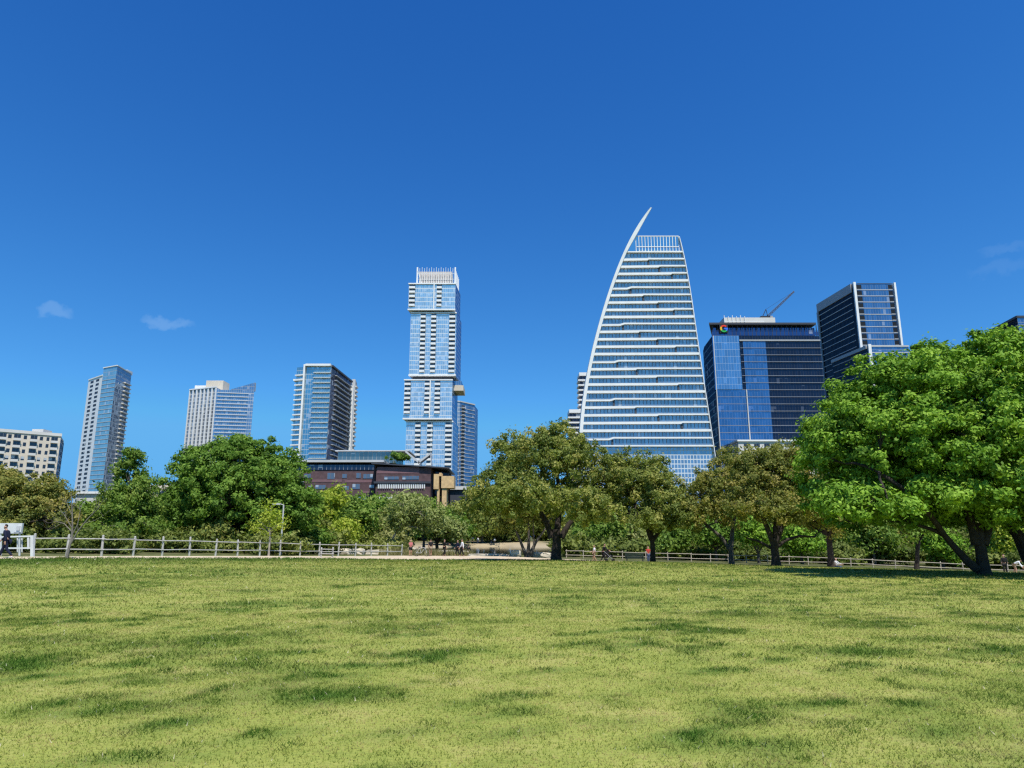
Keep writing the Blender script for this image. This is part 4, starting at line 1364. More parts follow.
t = thing('stone_tower', 'tan limestone tower with wide top and dark slit beside the brick building', 'tower', (*xy(443, 505, 238), GB))
YT = 238.0
def bx(c0, c1, h0, h1, d0, d1, mbx, mi=0):
    q0, q1 = pt(c0, h1, YT), pt(c1, h0, YT); mbx.box(q0.x, q1.x, YT + d0, YT + d1, q0.z, q1.z, mi)
mb = MB(); bx(433.5, 439, 474, 489, 0, 7, mb); bx(441.2, 454, 476, 488, 0, 7, mb); mb.build('top_block', M_stone, t)
mb = MB(); bx(436, 439.3, 489.2, 535, .4, 6.6, mb); bx(441, 446.5, 488.2, 535, .4, 6.6, mb); bx(439.35, 440.95, 476, 535, 1.6, 6, mb, 1); mb.build('shaft', [M_stone, M_dark], t)
mb = MB(); bx(438.8, 441.2, 472.5, 475.8, 1, 6, mb); mb.build('cap', M_stone, t)
t = thing('low_building', 'low grey flat building right of the tan stone tower', 'building', (*xy(462, 505, 262), GB))
YT = 262
mb = MB(); bx(446, 474, 490, 535, 0, 12, mb); mb.build('wall', M_charcoal, t)
mb = MB(); bx(445, 475, 486.5, 489.8, -1, 13, mb); mb.build('roof', M_conc, t)
t = thing('low_building', 'low tan flat building half hidden left of the round green tree', 'building', (*xy(150, 505, 300), GB))
YT = 300
mb = MB(); bx(141, 176, 488, 535, 0, 16, mb); mb.build('wall', plain('tan_render', (.36, .29, .22), .9, .1, .2), t)
mb = MB(); bx(144, 172, 484.5, 487.8, 1, 14, mb); mb.build('roof', M_conc2, t)
mb = MB(); bx(146, 170, 491, 493.5, -.2, -.02, mb); mb.build('window_strip', gd, t)
t = thing('low_building', 'low white flat building at the foot of the left glass tower', 'building', (*xy(98, 505, 330), GB))
YT = 330
mb = MB(); bx(72, 118, 494, 535, 0, 14, mb); mb.build('wall', M_conc, t)
mb = MB(); bx(71, 119, 491.5, 493.8, -1, 15, mb); mb.build('roof', M_white, t)

# ------------------------------------------------------------------ trees
def tube(mbv, mbf, pts, radii, n=8, jit=.08, cap=True):
    """appends a tapered tube through pts to the vertex and quad lists"""
    pts = [Vector(p) for p in pts]
    base = len(mbv)
    prev = None
    for i, p in enumerate(pts):
        d = (pts[min(i + 1, len(pts) - 1)] - pts[max(i - 1, 0)]).normalized()
        if prev is None:
            a = d.orthogonal().normalized()
        else:
            a = (prev - d * prev.dot(d)).normalized()
        prev = a
        b_ = d.cross(a)
        for k in range(n):
            an = 2 * math.pi * k / n
            r = radii[i] * (1 + jit * random.uniform(-1, 1))
            mbv.append(p + (a * math.cos(an) + b_ * math.sin(an)) * r)
    for i in range(len(pts) - 1):
        for k in range(n):
            k2 = (k + 1) % n
            mbf.append((base + i * n + k, base + i * n + k2, base + (i + 1) * n + k2, base + (i + 1) * n + k))


def bez(p0, p1, p2, n):
    return [(p0 * (1 - t) ** 2 + p1 * 2 * t * (1 - t) + p2 * t * t) for t in [i / (n - 1) for i in range(n)]]


def wiggle(pts, amp):
    o_ = [pts[0]]
    for i, p in enumerate(pts[1:-1]):
        o_.append(p + Vector((random.uniform(-1, 1), random.uniform(-1, 1), random.uniform(-.6, .6))) * amp)
    o_.append(pts[-1])
    return o_


def crown_arrays(ells, nclump, per, cr, ls, rg, zmin, flat=.95, inner=.5, up=.1, wob=1.0):
    """leaf quads in clumps through the volume of a few ellipsoids; returns coordinates, tones, clump centres"""
    ells = [(np.array(c, float), np.array(r, float)) for c, r in ells]
    wt = np.array([(r[0] * r[1] * r[2]) ** (2 / 3) for c, r in ells]); wt /= wt.sum()
    cc, oo = [], []
    while len(cc) < nclump:
        i = rg.choice(len(ells), p=wt)
        c, r = ells[i]
        d = rg.normal(size=3); d /= np.linalg.norm(d)
        if d[2] < -.3 and rg.random() < .6:
            continue
        q = rg.uniform(inner, 1) if rg.random() < .8 else rg.uniform(.15, inner)
        q *= 1 + wob * (.10 * math.sin(3.1 * d[0] + 5 * d[2] + i) + .07 * math.sin(7 * d[1] - 6 * d[2]))
        p = c + d * r * q
        if p[2] < zmin:
            continue
        cc.append(p); oo.append(d)
    cc, oo = np.array(cc), np.array(oo)
    size = cr * rg.uniform(.6, 1.4, nclump)
    n = nclump * per
    ci = np.repeat(np.arange(nclump), per)
    # leaves fill each clump, denser toward its outer shell
    d = rg.normal(size=(n, 3)); d /= np.linalg.norm(d, axis=1)[:, None]
    rad = rg.uniform(.25, 1, n) ** .7
    offv = d * (size[ci] * rad)[:, None]
    offv[:, 2] *= flat
    stray = rg.random(n) < .12
    offv[stray] *= 1.7
    P = cc[ci] + offv
    nrm = d * .8 + oo[ci] * .35 + rg.normal(size=(n, 3)) * .55 + np.array([0, 0, up])
    nrm /= np.linalg.norm(nrm, axis=1)[:, None]
    a = np.cross(nrm, rg.normal(size=(n, 3))); a /= np.linalg.norm(a, axis=1)[:, None]
    b_ = np.cross(nrm, a)
    s = (ls * rg.uniform(.6, 1.35, n))[:, None]
    co = np.stack([P - a * s, P - b_ * s * .55, P + a * s, P + b_ * s * .55], 1).reshape(-1, 3)
    tone = np.clip(.5 + .22 * rg.normal(size=nclump)[ci] + .14 * rg.normal(size=n), 0, 1)
    return co, np.repeat(tone, 4), cc


def leaf_object(name, co, tone, mt, parent):
    return np_mesh(name, co, np.arange(len(co)).reshape(-1, 4), 4, mt, {'tone': tone}, parent)


def tree(name, label, cat, base, ells, mt, bark, group=None, nclump=220, per=120, cr=.7, ls=.13, r0=.35, fork=.28, limbs=9, twigs=3, lean=(0, 0),
         explicit=None, seed=0, zmin=None, flat=.95, inner=.5, z=None, sink=.15, up=.1, kink=.12, wob=1.0):
    """base (x, y) on the ground; ellipsoids in local coordinates (z from the ground)"""
    rg = np.random.default_rng(seed + 100)
    random.seed(seed + 5)
    bz = gz(*base) if z is None else z
    t = thing(name, label, cat, (base[0], base[1], bz), group)
    H = max(c[2] + r[2] for c, r in ells)
    if zmin is None:
        zmin = min(c[2] - .75 * r[2] for c, r in ells)
    co, tone, cc = crown_arrays(ells, nclump, per, cr, ls, rg, zmin, flat, inner, up, wob)
    V, Fc = [], []
    fk = Vector((lean[0], lean[1], H * fork))
    tr = wiggle(bez(Vector((0, 0, -sink)), Vector((lean[0] * .2, lean[1] * .2, H * fork * .5)), fk, 6), r0 * kink)
    flare = [1.5, 1.15, 1.0, .95, .92, .9]
    tube(V, Fc, tr, [r0 * f for f in flare], 10)
    starts = [(fk, r0 * .78)]
    if explicit:
        starts = []
        for pts, ra, rb in explicit:
            pts = [Vector(p) for p in pts]
            rr = [ra + (rb - ra) * i / (len(pts) - 1) for i in range(len(pts))]
            tube(V, Fc, pts, rr, 8)
            starts.append((pts[-1], rb))
            starts.append((pts[len(pts) // 2], (ra + rb) / 2 * .8))
    # limbs run to well separated clumps, then twigs to the clumps around them
    sel = [int(rg.integers(len(cc)))]
    dm = np.linalg.norm(cc - cc[sel[0]], axis=1)
    while len(sel) < min(limbs, len(cc)):
        k = int(np.argmax(dm)); sel.append(k)
        dm = np.minimum(dm, np.linalg.norm(cc - cc[k], axis=1))
    for k in sel:
        tgt = Vector(cc[k]) * .93
        st, rs = min(starts, key=lambda s_: (s_[0] - tgt).length)
        mid = st + (tgt - st) * .45 + Vector((0, 0, (tgt - st).length * .16))
        pts = wiggle(bez(st, mid, tgt, 8), (tgt - st).length * .03)
        rl = min(rs, r0 * .5)
        tube(V, Fc, pts, [max(.015, rl * (1 - .88 * i / 7)) for i in range(8)], 6)
        for kk in np.argsort(np.linalg.norm(cc - cc[k], axis=1))[1:1 + twigs]:
            s2 = pts[4]
            pp = wiggle(bez(s2, s2 + (Vector(cc[kk]) - s2) * .5 + Vector((0, 0, .2)), Vector(cc[kk]), 5), .08)
            tube(V, Fc, pp, [max(.012, rl * .42 * (1 - .85 * i / 4)) for i in range(5)], 5)
    to = np_mesh('trunk', np.array([tuple(v) for v in V]), np.array(Fc), 4, bark, None, t, smooth=True)
    leaf_object('crown', co, tone, mt, t)
    return t


def loc_px(px, py, D, base, bz, dD=0.0):
    p = pt(px, py, D + dD)
    return Vector((p.x - base[0], p.y - base[1], p.z - bz))


def px_ells(base, D, lst):
    """ellipsoids given as seen: column, row, half width, half height (pixels), depth offset and depth radius factor"""
    bz = gz(*base)
    o_ = []
    for px, py, rx, ry, *m in lst:
        dD = m[0] if m else 0
        k = m[1] if len(m) > 1 else 1
        c = loc_px(px, py, D, base, bz, dD)
        s = (D + dD) / F
        o_.append((tuple(c), (rx * s, rx * s * k, ry * s)))
    return o_


L_bright = leaf_mat('bright_green_leaf', [(0, (.09, .175, .018)), (.5, (.18, .325, .03)), (1, (.30, .45, .055))], .22)
L_dark = leaf_mat('deep_green_leaf', [(0, (.07, .135, .02)), (.5, (.13, .235, .032)), (1, (.21, .32, .045))], .3)
L_olive = leaf_mat('olive_oak_leaf', [(0, (.10, .135, .03)), (.4, (.19, .23, .05)), (.7, (.30, .315, .072)), (1, (.42, .375, .11))], .36)
L_brown = leaf_mat('rusty_oak_leaf', [(0, (.11, .13, .03)), (.4, (.205, .225, .05)), (.7, (.31, .285, .068)), (1, (.40, .325, .10))], .36)
L_yell = leaf_mat('yellow_green_leaf', [(0, (.22, .30, .03)), (.5, (.36, .43, .05)), (1, (.48, .50, .08))], .4)
L_mid = leaf_mat('fresh_green_leaf', [(0, (.09, .16, .026)), (.5, (.17, .27, .04)), (1, (.27, .34, .07))], .32)
L_grey = leaf_mat('grey_green_leaf', [(0, (.17, .21, .055)), (.5, (.27, .31, .09)), (1, (.38, .39, .16))], .3)


def bxy(px, D):
    return (pt(px, 537, D).x, D)


# big bright tree, right
b1 = bxy(979, 35); bz1 = gz(*b1)
P_ = lambda px, py, dD=0: loc_px(px, py, 35, b1, bz1, dD)
tree('broadleaf_tree', 'huge bright green spreading tree with forked dark trunk, largest in the park', 'tree', b1,
     px_ells(b1, 35, [(994, 465, 190, 139, 1, .74), (990, 440, 120, 95, 1, .8), (1015, 365, 66, 36, 1, .9), (905, 392, 52, 40, .5, .9), (876, 446, 62, 46, 0, .9), (858, 503, 38, 14, -2.6, .9), (880, 508, 36, 14, -3.2, .9), (845, 498, 26, 12, -2.2, 1), (920, 500, 90, 24, 1.5, .9), (1000, 450, 130, 80, 1, .8)]),
     L_bright, M_bark, nclump=2350, per=160, cr=.5, ls=.10, r0=.25, fork=.2, limbs=24, twigs=4, wob=.15,
     explicit=[([P_(977, 569), P_(968, 562), P_(956, 549), P_(945, 536, -.5), P_(930, 515, -1), P_(905, 490, -2), P_(875, 470, -2)], .21, .09),
               ([P_(976, 545), P_(972, 525), P_(965, 500), P_(950, 460), P_(930, 420)], .23, .08),
               ([P_(984, 545), P_(990, 520), P_(997, 495, .5), P_(1005, 455, 1), P_(1015, 410, 1)], .22, .08),
               ([P_(981, 548, 1), P_(984, 520, 2), P_(975, 480, 3), P_(985, 400, 4)], .18, .08)],
     seed=1, flat=.62, inner=.74, zmin=2.4, up=.38)
b1b = bxy(1034, 37); bz1b = gz(*b1b)
P_ = lambda px, py, dD=0: loc_px(px, py, 37, b1b, bz1b, dD)
tree('broadleaf_tree', 'bright green tree with inward leaning trunk cut off by the right edge', 'tree', b1b,
     px_ells(b1b, 37, [(1080, 420, 84, 98, 3), (1110, 450, 80, 80, 2), (1040, 490, 50, 26, 1)]), L_bright, M_bark, nclump=800, per=110, cr=.5, ls=.10, r0=.33, fork=.12, limbs=12,
     explicit=[([P_(1030, 560), P_(1018, 535), P_(1003, 518), P_(988, 508, 1), P_(975, 490, 2)], .36, .12), ([P_(1036, 560), P_(1046, 520), P_(1060, 470)], .3, .1)], seed=2, zmin=2.5, flat=.62, inner=.6, up=.38, wob=.5)

# central live oak
b2 = bxy(556, 60); bz2 = gz(*b2)
P_ = lambda px, py, dD=0: loc_px(px, py, 60, b2, bz2, dD)
tree('live_oak', 'broad olive green live oak with thick forked trunk in the middle of the lawn edge', 'tree', b2,
     px_ells(b2, 60, [(545, 466, 50, 42), (512, 462, 22, 32, 2), (500, 492, 28, 30, -2), (590, 480, 32, 36, 2), (560, 444, 30, 22), (530, 500, 45, 22, -4), (585, 506, 34, 18, -4), (478, 503, 16, 18, 1)]),
     L_olive, M_bark, nclump=820, per=92, cr=.44, ls=.11, r0=.38, fork=.22, limbs=20, twigs=4,
     explicit=[([P_(552, 538), P_(547, 524), P_(538, 508), P_(522, 490, -1), P_(505, 475, -1)], .27, .1), ([P_(561, 538), P_(569, 524), P_(583, 510), P_(597, 495, 1)], .29, .1), ([P_(556, 540), P_(560, 505, 1), P_(556, 460, 1)], .3, .1)],
     seed=3, inner=.6, zmin=2.9)
# oak right of it
b3 = bxy(652, 62); bz3 = gz(*b3)
P_ = lambda px, py, dD=0: loc_px(px, py, 62, b3, bz3, dD)
tree('live_oak', 'medium olive oak with slim dark trunk beside the dark bench', 'tree', b3,
     px_ells(b3, 62, [(640, 492, 38, 36), (622, 468, 22, 20, 1), (668, 505, 28, 28, -1), (650, 476, 24, 22), (612, 500, 22, 26, 1), (660, 520, 34, 14, -2)]),
     L_olive, M_bark, nclump=520, per=92, cr=.42, ls=.11, r0=.22, fork=.22, limbs=16, twigs=4,
     explicit=[([P_(651, 540), P_(646, 524), P_(636, 505), P_(625, 485)], .2, .07), ([P_(653, 540), P_(662, 528), P_(676, 516, -.5), P_(684, 500)], .18, .06), ([P_(652, 541), P_(652, 515), P_(650, 485)], .17, .06)], seed=4, inner=.55, zmin=2.6)
# slender leaning oak
b4 = bxy(730, 61); bz4 = gz(*b4)
P_ = lambda px, py, dD=0: loc_px(px, py, 61, b4, bz4, dD)
tree('live_oak', 'rusty olive oak with a knotted slim trunk and a long branch leaning left', 'tree', b4,
     px_ells(b4, 61, [(712, 490, 30, 30), (740, 470, 30, 28, 1), (695, 510, 24, 26, -1), (725, 508, 26, 22), (760, 500, 20, 22, 2)]),
     L_brown, M_barkgrey, nclump=360, per=88, cr=.42, ls=.11, r0=.2, fork=.2, limbs=14, twigs=4,
     explicit=[([P_(729, 549), P_(722, 538), P_(708, 526), P_(696, 516), P_(688, 502)], .17, .07), ([P_(731, 547), P_(733, 525), P_(738, 500), P_(742, 475)], .2, .07)], seed=5, inner=.5, zmin=2.6)
# thick trunked oak
b5 = bxy(774, 54); bz5 = gz(*b5)
P_ = lambda px, py, dD=0: loc_px(px, py, 54, b5, bz5, dD)
tree('live_oak', 'rusty brown live oak with the thickest trunk, left of the huge bright tree', 'tree', b5,
     px_ells(b5, 54, [(778, 482, 46, 36), (745, 468, 24, 24, 1), (810, 500, 32, 32), (785, 458, 26, 16), (775, 508, 50, 16, -2), (750, 492, 26, 26)]),
     L_brown, M_bark, nclump=600, per=90, cr=.4, ls=.10, r0=.3, fork=.22, limbs=18, twigs=4,
     explicit=[([P_(771, 548), P_(758, 541), P_(747, 538)], .12, .05), ([P_(776, 548), P_(786, 540), P_(800, 536), P_(815, 537)], .15, .06), ([P_(774, 545), P_(764, 520), P_(752, 500)], .25, .09), ([P_(775, 545), P_(784, 520), P_(800, 505), P_(815, 490)], .25, .09), ([P_(775, 545), P_(777, 510), P_(772, 470)], .25, .09)], seed=6, inner=.55, zmin=2.7)
# trees under the big crown
b6 = bxy(829, 70)
tree('live_oak', 'shaded oak with dark straight trunk under the left side of the huge bright tree', 'tree', b6,
     px_ells(b6, 70, [(828, 515, 36, 26), (855, 500, 26, 24, 1), (800, 500, 24, 28, 2)]), L_olive, M_bark, nclump=190, per=90, cr=.75, ls=.17, r0=.3, fork=.3, limbs=10, seed=7, inner=.5)
b7 = bxy(913, 69)
tree('small_oak', 'small leafy oak with thin slanting trunk behind the rail fence, under the huge tree', 'tree', b7,
     px_ells(b7, 69, [(915, 520, 26, 20), (900, 505, 24, 22, 1), (935, 512, 22, 18, 2)]), L_mid, M_bark, nclump=150, per=90, cr=.7, ls=.16, r0=.19, fork=.32, lean=(.5, 0), limbs=9, seed=8, inner=.4)
# multi-stemmed tree behind the central oak
b8 = bxy(527, 80); bz8 = gz(*b8)
P_ = lambda px, py, dD=0: loc_px(px, py, 80, b8, bz8, dD)
tree('multi_stem_tree', 'pale multi-stemmed tree behind the central live oak at the pond edge', 'tree', b8,
     px_ells(b8, 80, [(522, 508, 32, 26), (500, 520, 22, 16, 2), (545, 512, 24, 24, 2)]), L_olive, M_barkgrey, nclump=200, per=90, cr=.8, ls=.19, r0=.3, fork=.06, limbs=8,
     explicit=[([P_(526, 556), P_(520, 540), P_(512, 522)], .2, .08), ([P_(528, 556), P_(529, 540), P_(528, 518)], .22, .08), ([P_(529, 556), P_(536, 542), P_(546, 528)], .22, .08), ([P_(531, 557), P_(534, 548), P_(533, 520)], .16, .06)], seed=9, inner=.4)
# round green dome, left
b9 = bxy(236, 72)
tree('broadleaf_tree', 'dense round deep green tree like a dome behind the left fence', 'tree', b9,
     px_ells(b9, 72, [(240, 500, 76, 64), (238, 480, 58, 46), (200, 508, 36, 32, -2), (290, 512, 28, 32, -2)]),
     L_dark, M_bark, nclump=1050, per=110, cr=.62, ls=.15, r0=.42, fork=.2, limbs=18, seed=10, inner=.68, flat=.7, zmin=.9, wob=.4)
# upright tree, left
b10 = bxy(128, 62)
tree('upright_tree', 'upright airy green tree with pointed top left of the dome-shaped tree', 'tree', b10,
     px_ells(b10, 62, [(133, 468, 17, 24), (140, 488, 14, 20), (124, 500, 27, 30), (145, 510, 20, 26, 1), (105, 515, 18, 20, 1), (125, 530, 40, 18, -1)]), L_mid, M_barkgrey, nclump=300, per=110, cr=.52, ls=.125, r0=.15, fork=.25, limbs=14, seed=11, inner=.3, zmin=.5)
# rusty oak, far left
b11 = bxy(14, 56)
tree('live_oak', 'brownish live oak with low dark crown behind the white gate at far left', 'tree', b11,
     px_ells(b11, 56, [(20, 505, 50, 34), (50, 500, 24, 26), (-30, 500, 40, 40), (15, 525, 66, 22, -1), (-5, 485, 30, 18)]), L_brown, M_bark, nclump=640, per=95, cr=.44, ls=.11, r0=.32, fork=.2, limbs=14, seed=12, inner=.5, zmin=.6)
# bare sapling and leafing sapling by the path
b12 = bxy(66.5, 39.6); bz12 = gz(*b12)
P_ = lambda px, py, dD=0: loc_px(px, py, 39.6, b12, bz12, dD)
t = thing('bare_sapling', 'leafless grey sapling with thin forked branches standing before the left fence', 'tree', (*b12, bz12))
V, Fc = [], []
random.seed(3)
main = [P_(66.5, 560), P_(69, 548), P_(72, 537), P_(72.5, 525), P_(72, 508), P_(71, 492)]
tube(V, Fc, main, [.09, .065, .055, .042, .028, .01], 7)
for br, r_ in (([P_(70, 545), P_(78, 531), P_(88, 519), P_(98, 508), P_(104, 498)], .055), ([P_(72, 532), P_(64, 524), P_(56, 521), P_(48, 523)], .035), ([P_(72, 528), P_(66, 516), P_(60, 509)], .03),
               ([P_(72, 535), P_(78, 524), P_(80, 510), P_(84, 496)], .035), ([P_(72, 515), P_(66, 503), P_(62, 493)], .022), ([P_(84, 523), P_(94, 521), P_(103, 516)], .022), ([P_(72, 510), P_(78, 500), P_(80, 490)], .02), ([P_(62, 523), P_(54, 528), P_(48, 530)], .02), ([P_(92, 515), P_(96, 504), P_(96, 494)], .016)):
    tube(V, Fc, wiggle(br, .05), [.8 * r_ * (1 - .8 * i / (len(br) - 1)) for i in range(len(br))], 5)
    for _ in range(5):
        k = random.randrange(1, len(br)); s_ = br[k]
        e = s_ + Vector((random.uniform(-.5, .5), random.uniform(-.4, .4), random.uniform(.1, .7)))
        tube(V, Fc, [s_, (s_ + e) / 2 + Vector((0, 0, .05)), e], [r_ * .2, r_ * .14, .003], 4)
np_mesh('trunk', np.array([tuple(v) for v in V]), np.array(Fc), 4, M_sapling, None, t, smooth=True)

b13 = bxy(270, 57)
tree('sapling', 'thin sapling with sparse yellow-green leaves next to the lamp post', 'tree', b13,
     px_ells(b13, 57, [(268, 520, 14, 22), (258, 528, 12, 10), (278, 525, 10, 14)]), L_yell, M_barkpale, nclump=46, per=30, cr=.45, ls=.1, r0=.075, fork=.4, limbs=9, twigs=2, seed=13, inner=.2)
b14 = bxy(386, 92); bz14 = gz(*b14)
P_ = lambda px, py, dD=0: loc_px(px, py, 92, b14, bz14, dD)
tree('leaning_tree', 'pale trunked tree leaning right with sparse grey-green leaves, behind the fence end', 'tree', b14,
     px_ells(b14, 92, [(410, 512, 24, 20), (425, 520, 24, 20, 1), (395, 520, 14, 14)]), L_grey, M_barkpale, nclump=150, per=50, cr=.8, ls=.17, r0=.16, fork=.12, lean=(.4, 0), limbs=10,
     explicit=[([P_(387, 548), P_(393, 538), P_(400, 526), P_(408, 512)], .16, .06)], seed=14, inner=.2)
b15 = bxy(437, 104)
tree('grey_tree', 'hazy grey-green tree with bare twigs behind the walkers', 'tree', b15,
     px_ells(b15, 104, [(437, 526, 22, 16), (422, 512, 12, 12), (455, 531, 16, 10)]), L_grey, M_bark, nclump=150, per=60, cr=.9, ls=.2, r0=.25, fork=.2, limbs=10, seed=15, inner=.2)

# trees along the fence and the pond: each with its own crown
mids = [  # name, label, px, D, ellipsoids, leaf
    ('yellow_green_tree', 'brightest yellow-green tree just right of the dome-shaped tree', 326, 88, [(327, 510, 14, 20), (334, 500, 12, 12), (322, 528, 14, 14)], L_yell, 110),
    ('young_tree', 'fresh green rounded tree below the brick building', 352, 98, [(352, 515, 20, 22), (342, 528, 18, 14), (364, 522, 16, 18)], L_mid, 120),
    ('yellow_green_tree', 'small yellow-green bush-like tree in front of the fresh green rounded tree', 346, 84, [(346, 532, 15, 12)], L_yell, 50),
    ('young_tree', 'light green tree in front of the pale louvre rows', 376, 118, [(378, 510, 20, 20), (370, 528, 18, 14)], L_mid, 100),
    ('grey_tree', 'silvery grey-green tree below the louvred brick wall', 404, 128, [(405, 508, 20, 18), (398, 524, 20, 14)], L_grey, 110),
    ('young_tree', 'deep green tree left of the tan stone tower', 424, 150, [(424, 512, 16, 16), (424, 526, 22, 14)], L_mid, 100),
    ('young_tree', 'bright green bush-like tree right below the tan stone tower', 449, 205, [(449, 520, 20, 12), (455, 530, 22, 12)], L_mid, 90),
    ('willow_tree', 'dark green low tree on the far bank of the pond', 452, 190, [(452, 530, 22, 13), (440, 524, 16, 12)], L_dark, 110),
    ('live_oak', 'olive tree on the far bank, left of the central oak crown', 482, 200, [(483, 502, 22, 24), (470, 518, 22, 18), (492, 520, 22, 18)], L_olive, 150),
    ('live_oak', 'lower olive tree on the far bank behind the strolling pair', 503, 215, [(505, 522, 22, 16), (520, 515, 18, 20)], L_olive, 110),
    ('fence_tree', 'dark green tree filling the gap left of the upright tree', 88, 66, [(88, 520, 22, 24), (75, 535, 20, 16)], L_dark, 120),
    ('fence_tree', 'mid green tree between the upright tree and the dome-shaped tree', 160, 80, [(160, 520, 18, 22), (150, 530, 18, 16)], L_mid, 110),
    ('fence_tree', 'low olive tree under the dome-shaped tree, behind the fence', 212, 66, [(212, 536, 18, 10), (224, 530, 10, 10)], L_olive, 60),
    ('fence_tree', 'low green tree right of the lamp post behind the fence', 300, 74, [(302, 535, 18, 12), (316, 540, 12, 10)], L_dark, 70),
    ('green_tree', 'soft green tree seen between the central oak and the bench oak', 600, 105, [(590, 535, 22, 14), (608, 528, 20, 16)], L_mid, 110),
    ('grey_tree', 'grey twiggy tree behind the walkers with the stroller', 622, 112, [(622, 530, 20, 20), (635, 538, 18, 12)], L_grey, 110),
    ('green_tree', 'bright green small tree right of the bench oak trunk', 668, 90, [(670, 545, 16, 12), (680, 532, 14, 14)], L_mid, 90),
    ('green_tree', 'bright green small tree between the two rusty oaks', 757, 84, [(757, 536, 14, 14), (748, 528, 10, 12)], L_bright, 80),
    ('green_tree', 'fresh green shrub-like tree under the low right limb of the thick oak', 800, 88, [(802, 545, 18, 12), (795, 535, 12, 12)], L_bright, 80),
    ('green_tree', 'mid green tree behind the fence under the huge tree, right of the dark straight trunk', 872, 98, [(872, 532, 20, 20), (885, 542, 16, 14)], L_mid, 110),
    ('green_tree', 'bright low green tree just left of the forked trunk', 940, 92, [(940, 545, 20, 15), (930, 538, 14, 12)], L_bright, 100),
    ('willow_tree', 'yellowish willow-like tree right of the forked trunk', 1005, 98, [(1006, 545, 20, 20), (1000, 530, 16, 18)], L_yell, 110),
    ('brown_tree', 'tan budding tree behind the fence under the huge tree', 890, 118, [(892, 525, 18, 18), (905, 535, 14, 14)], L_brown, 80),
    ('dark_tree', 'dark tree behind the slim knotted trunk', 715, 92, [(715, 535, 24, 18), (735, 525, 18, 16)], L_dark, 110),
    ('dark_tree', 'dark tree closing the view between the bench oak and the leaning branch', 692, 100, [(695, 532, 16, 20), (684, 545, 14, 12)], L_dark, 90),
    ('dark_tree', 'dark tree in shade right of the thick oak', 820, 104, [(822, 535, 22, 20), (842, 540, 16, 16)], L_dark, 110),
]
for i, (nm, lb, px, D, el, lm, nc) in enumerate(mids):
    b_ = bxy(px, D)
    tree(nm, lb, 'tree', b_, px_ells(b_, D, el), lm, M_barkgrey, group='trees along the fence and the pond', nclump=int(nc * 1.25), per=48, cr=10 * D / F * .75, ls=.0024 * D, r0=.16 * D / 80, fork=.2, limbs=7, twigs=2, seed=40 + i, inner=.35, zmin=.3, flat=.75)

# far wooded banks: one continuous thicket nobody could count
rg = np.random.default_rng(77)
CO, TO = [], []
def thicket(px0, px1, D0, D1, h0, h1, n, tone0):
    for _ in range(n):
        px = rg.uniform(px0, px1); D = rg.uniform(D0, D1)
        x, y = bxy(px, D)
        h = rg.uniform(h0, h1)
        g_ = gz(x, y)
        rx = rg.uniform(2.2, 4.2) * D / 120
        co, tone, _c = crown_arrays([((x, y, g_ + h * .5), (rx, rx, h * .5))], 16, 46, 1.1 * D / 120, .0026 * D, rg, g_ - .3, .8, .4)
        CO.append(co); TO.append(np.clip(tone * .5 + tone0 + rg.uniform(-.15, .25), 0, 1))
thicket(-220, 40, 66, 84, 3.5, 6.5, 26, .1)
thicket(40, 330, 80, 100, 2.5, 6.0, 46, .1)
thicket(310, 400, 102, 135, 2.5, 7, 22, .6)
thicket(400, 565, 206, 250, 6, 11, 60, .25)
thicket(565, 820, 108, 140, 3.5, 9.5, 80, .2)
thicket(820, 1330, 108, 150, 3.5, 10, 110, .15)
thicket(-350, 420, 215, 275, 7, 13, 90, .2)
thicket(560, 1400, 200, 270, 8, 14, 110, .2)
thicket(-150, 25, 47, 56, .8, 2.4, 14, .0)
thicket(60, 335, 74, 92, 1.0, 2.6, 50, .3)
thicket(335, 392, 88, 102, 1.0, 2.4, 20, .5)
thicket(560, 830, 96, 106, 1.2, 3.2, 60, .1)
thicket(830, 1250, 92, 104, 1.2, 3.4, 70, .1)
thicket(38, 130, 49, 58, .7, 1.9, 26, .1)
thicket(130, 305, 60, 72, .7, 2.1, 46, .25)
L_wood = leaf_mat('woodland_leaf', [(0, (.06, .09, .02)), (.35, (.13, .165, .036)), (.7, (.22, .25, .055)), (1, (.31, .31, .11))], .3)
tk = leaf_object('thicket', np.concatenate(CO), np.concatenate(TO), L_wood, None)
tag(tk, 'mixed green thicket closing the view along the far banks', 'thicket', kind='stuff')

# green roof planting on the brick building
b_ = (pt(397, 457, 252).x, 252.0)
tree('roof_shrub', 'dark round shrub on the roof terrace of the brick building', 'shrub', b_, [((0, 0, 1.6), (4.2, 2.5, 1.6)), ((2.5, 0, 1.5), (2.5, 2, 1.4))], L_dark, M_bark, nclump=50, per=40, cr=.8, ls=.35, r0=.12, fork=.2, limbs=4, seed=90, z=zat(397, 460.5, 250), sink=0)

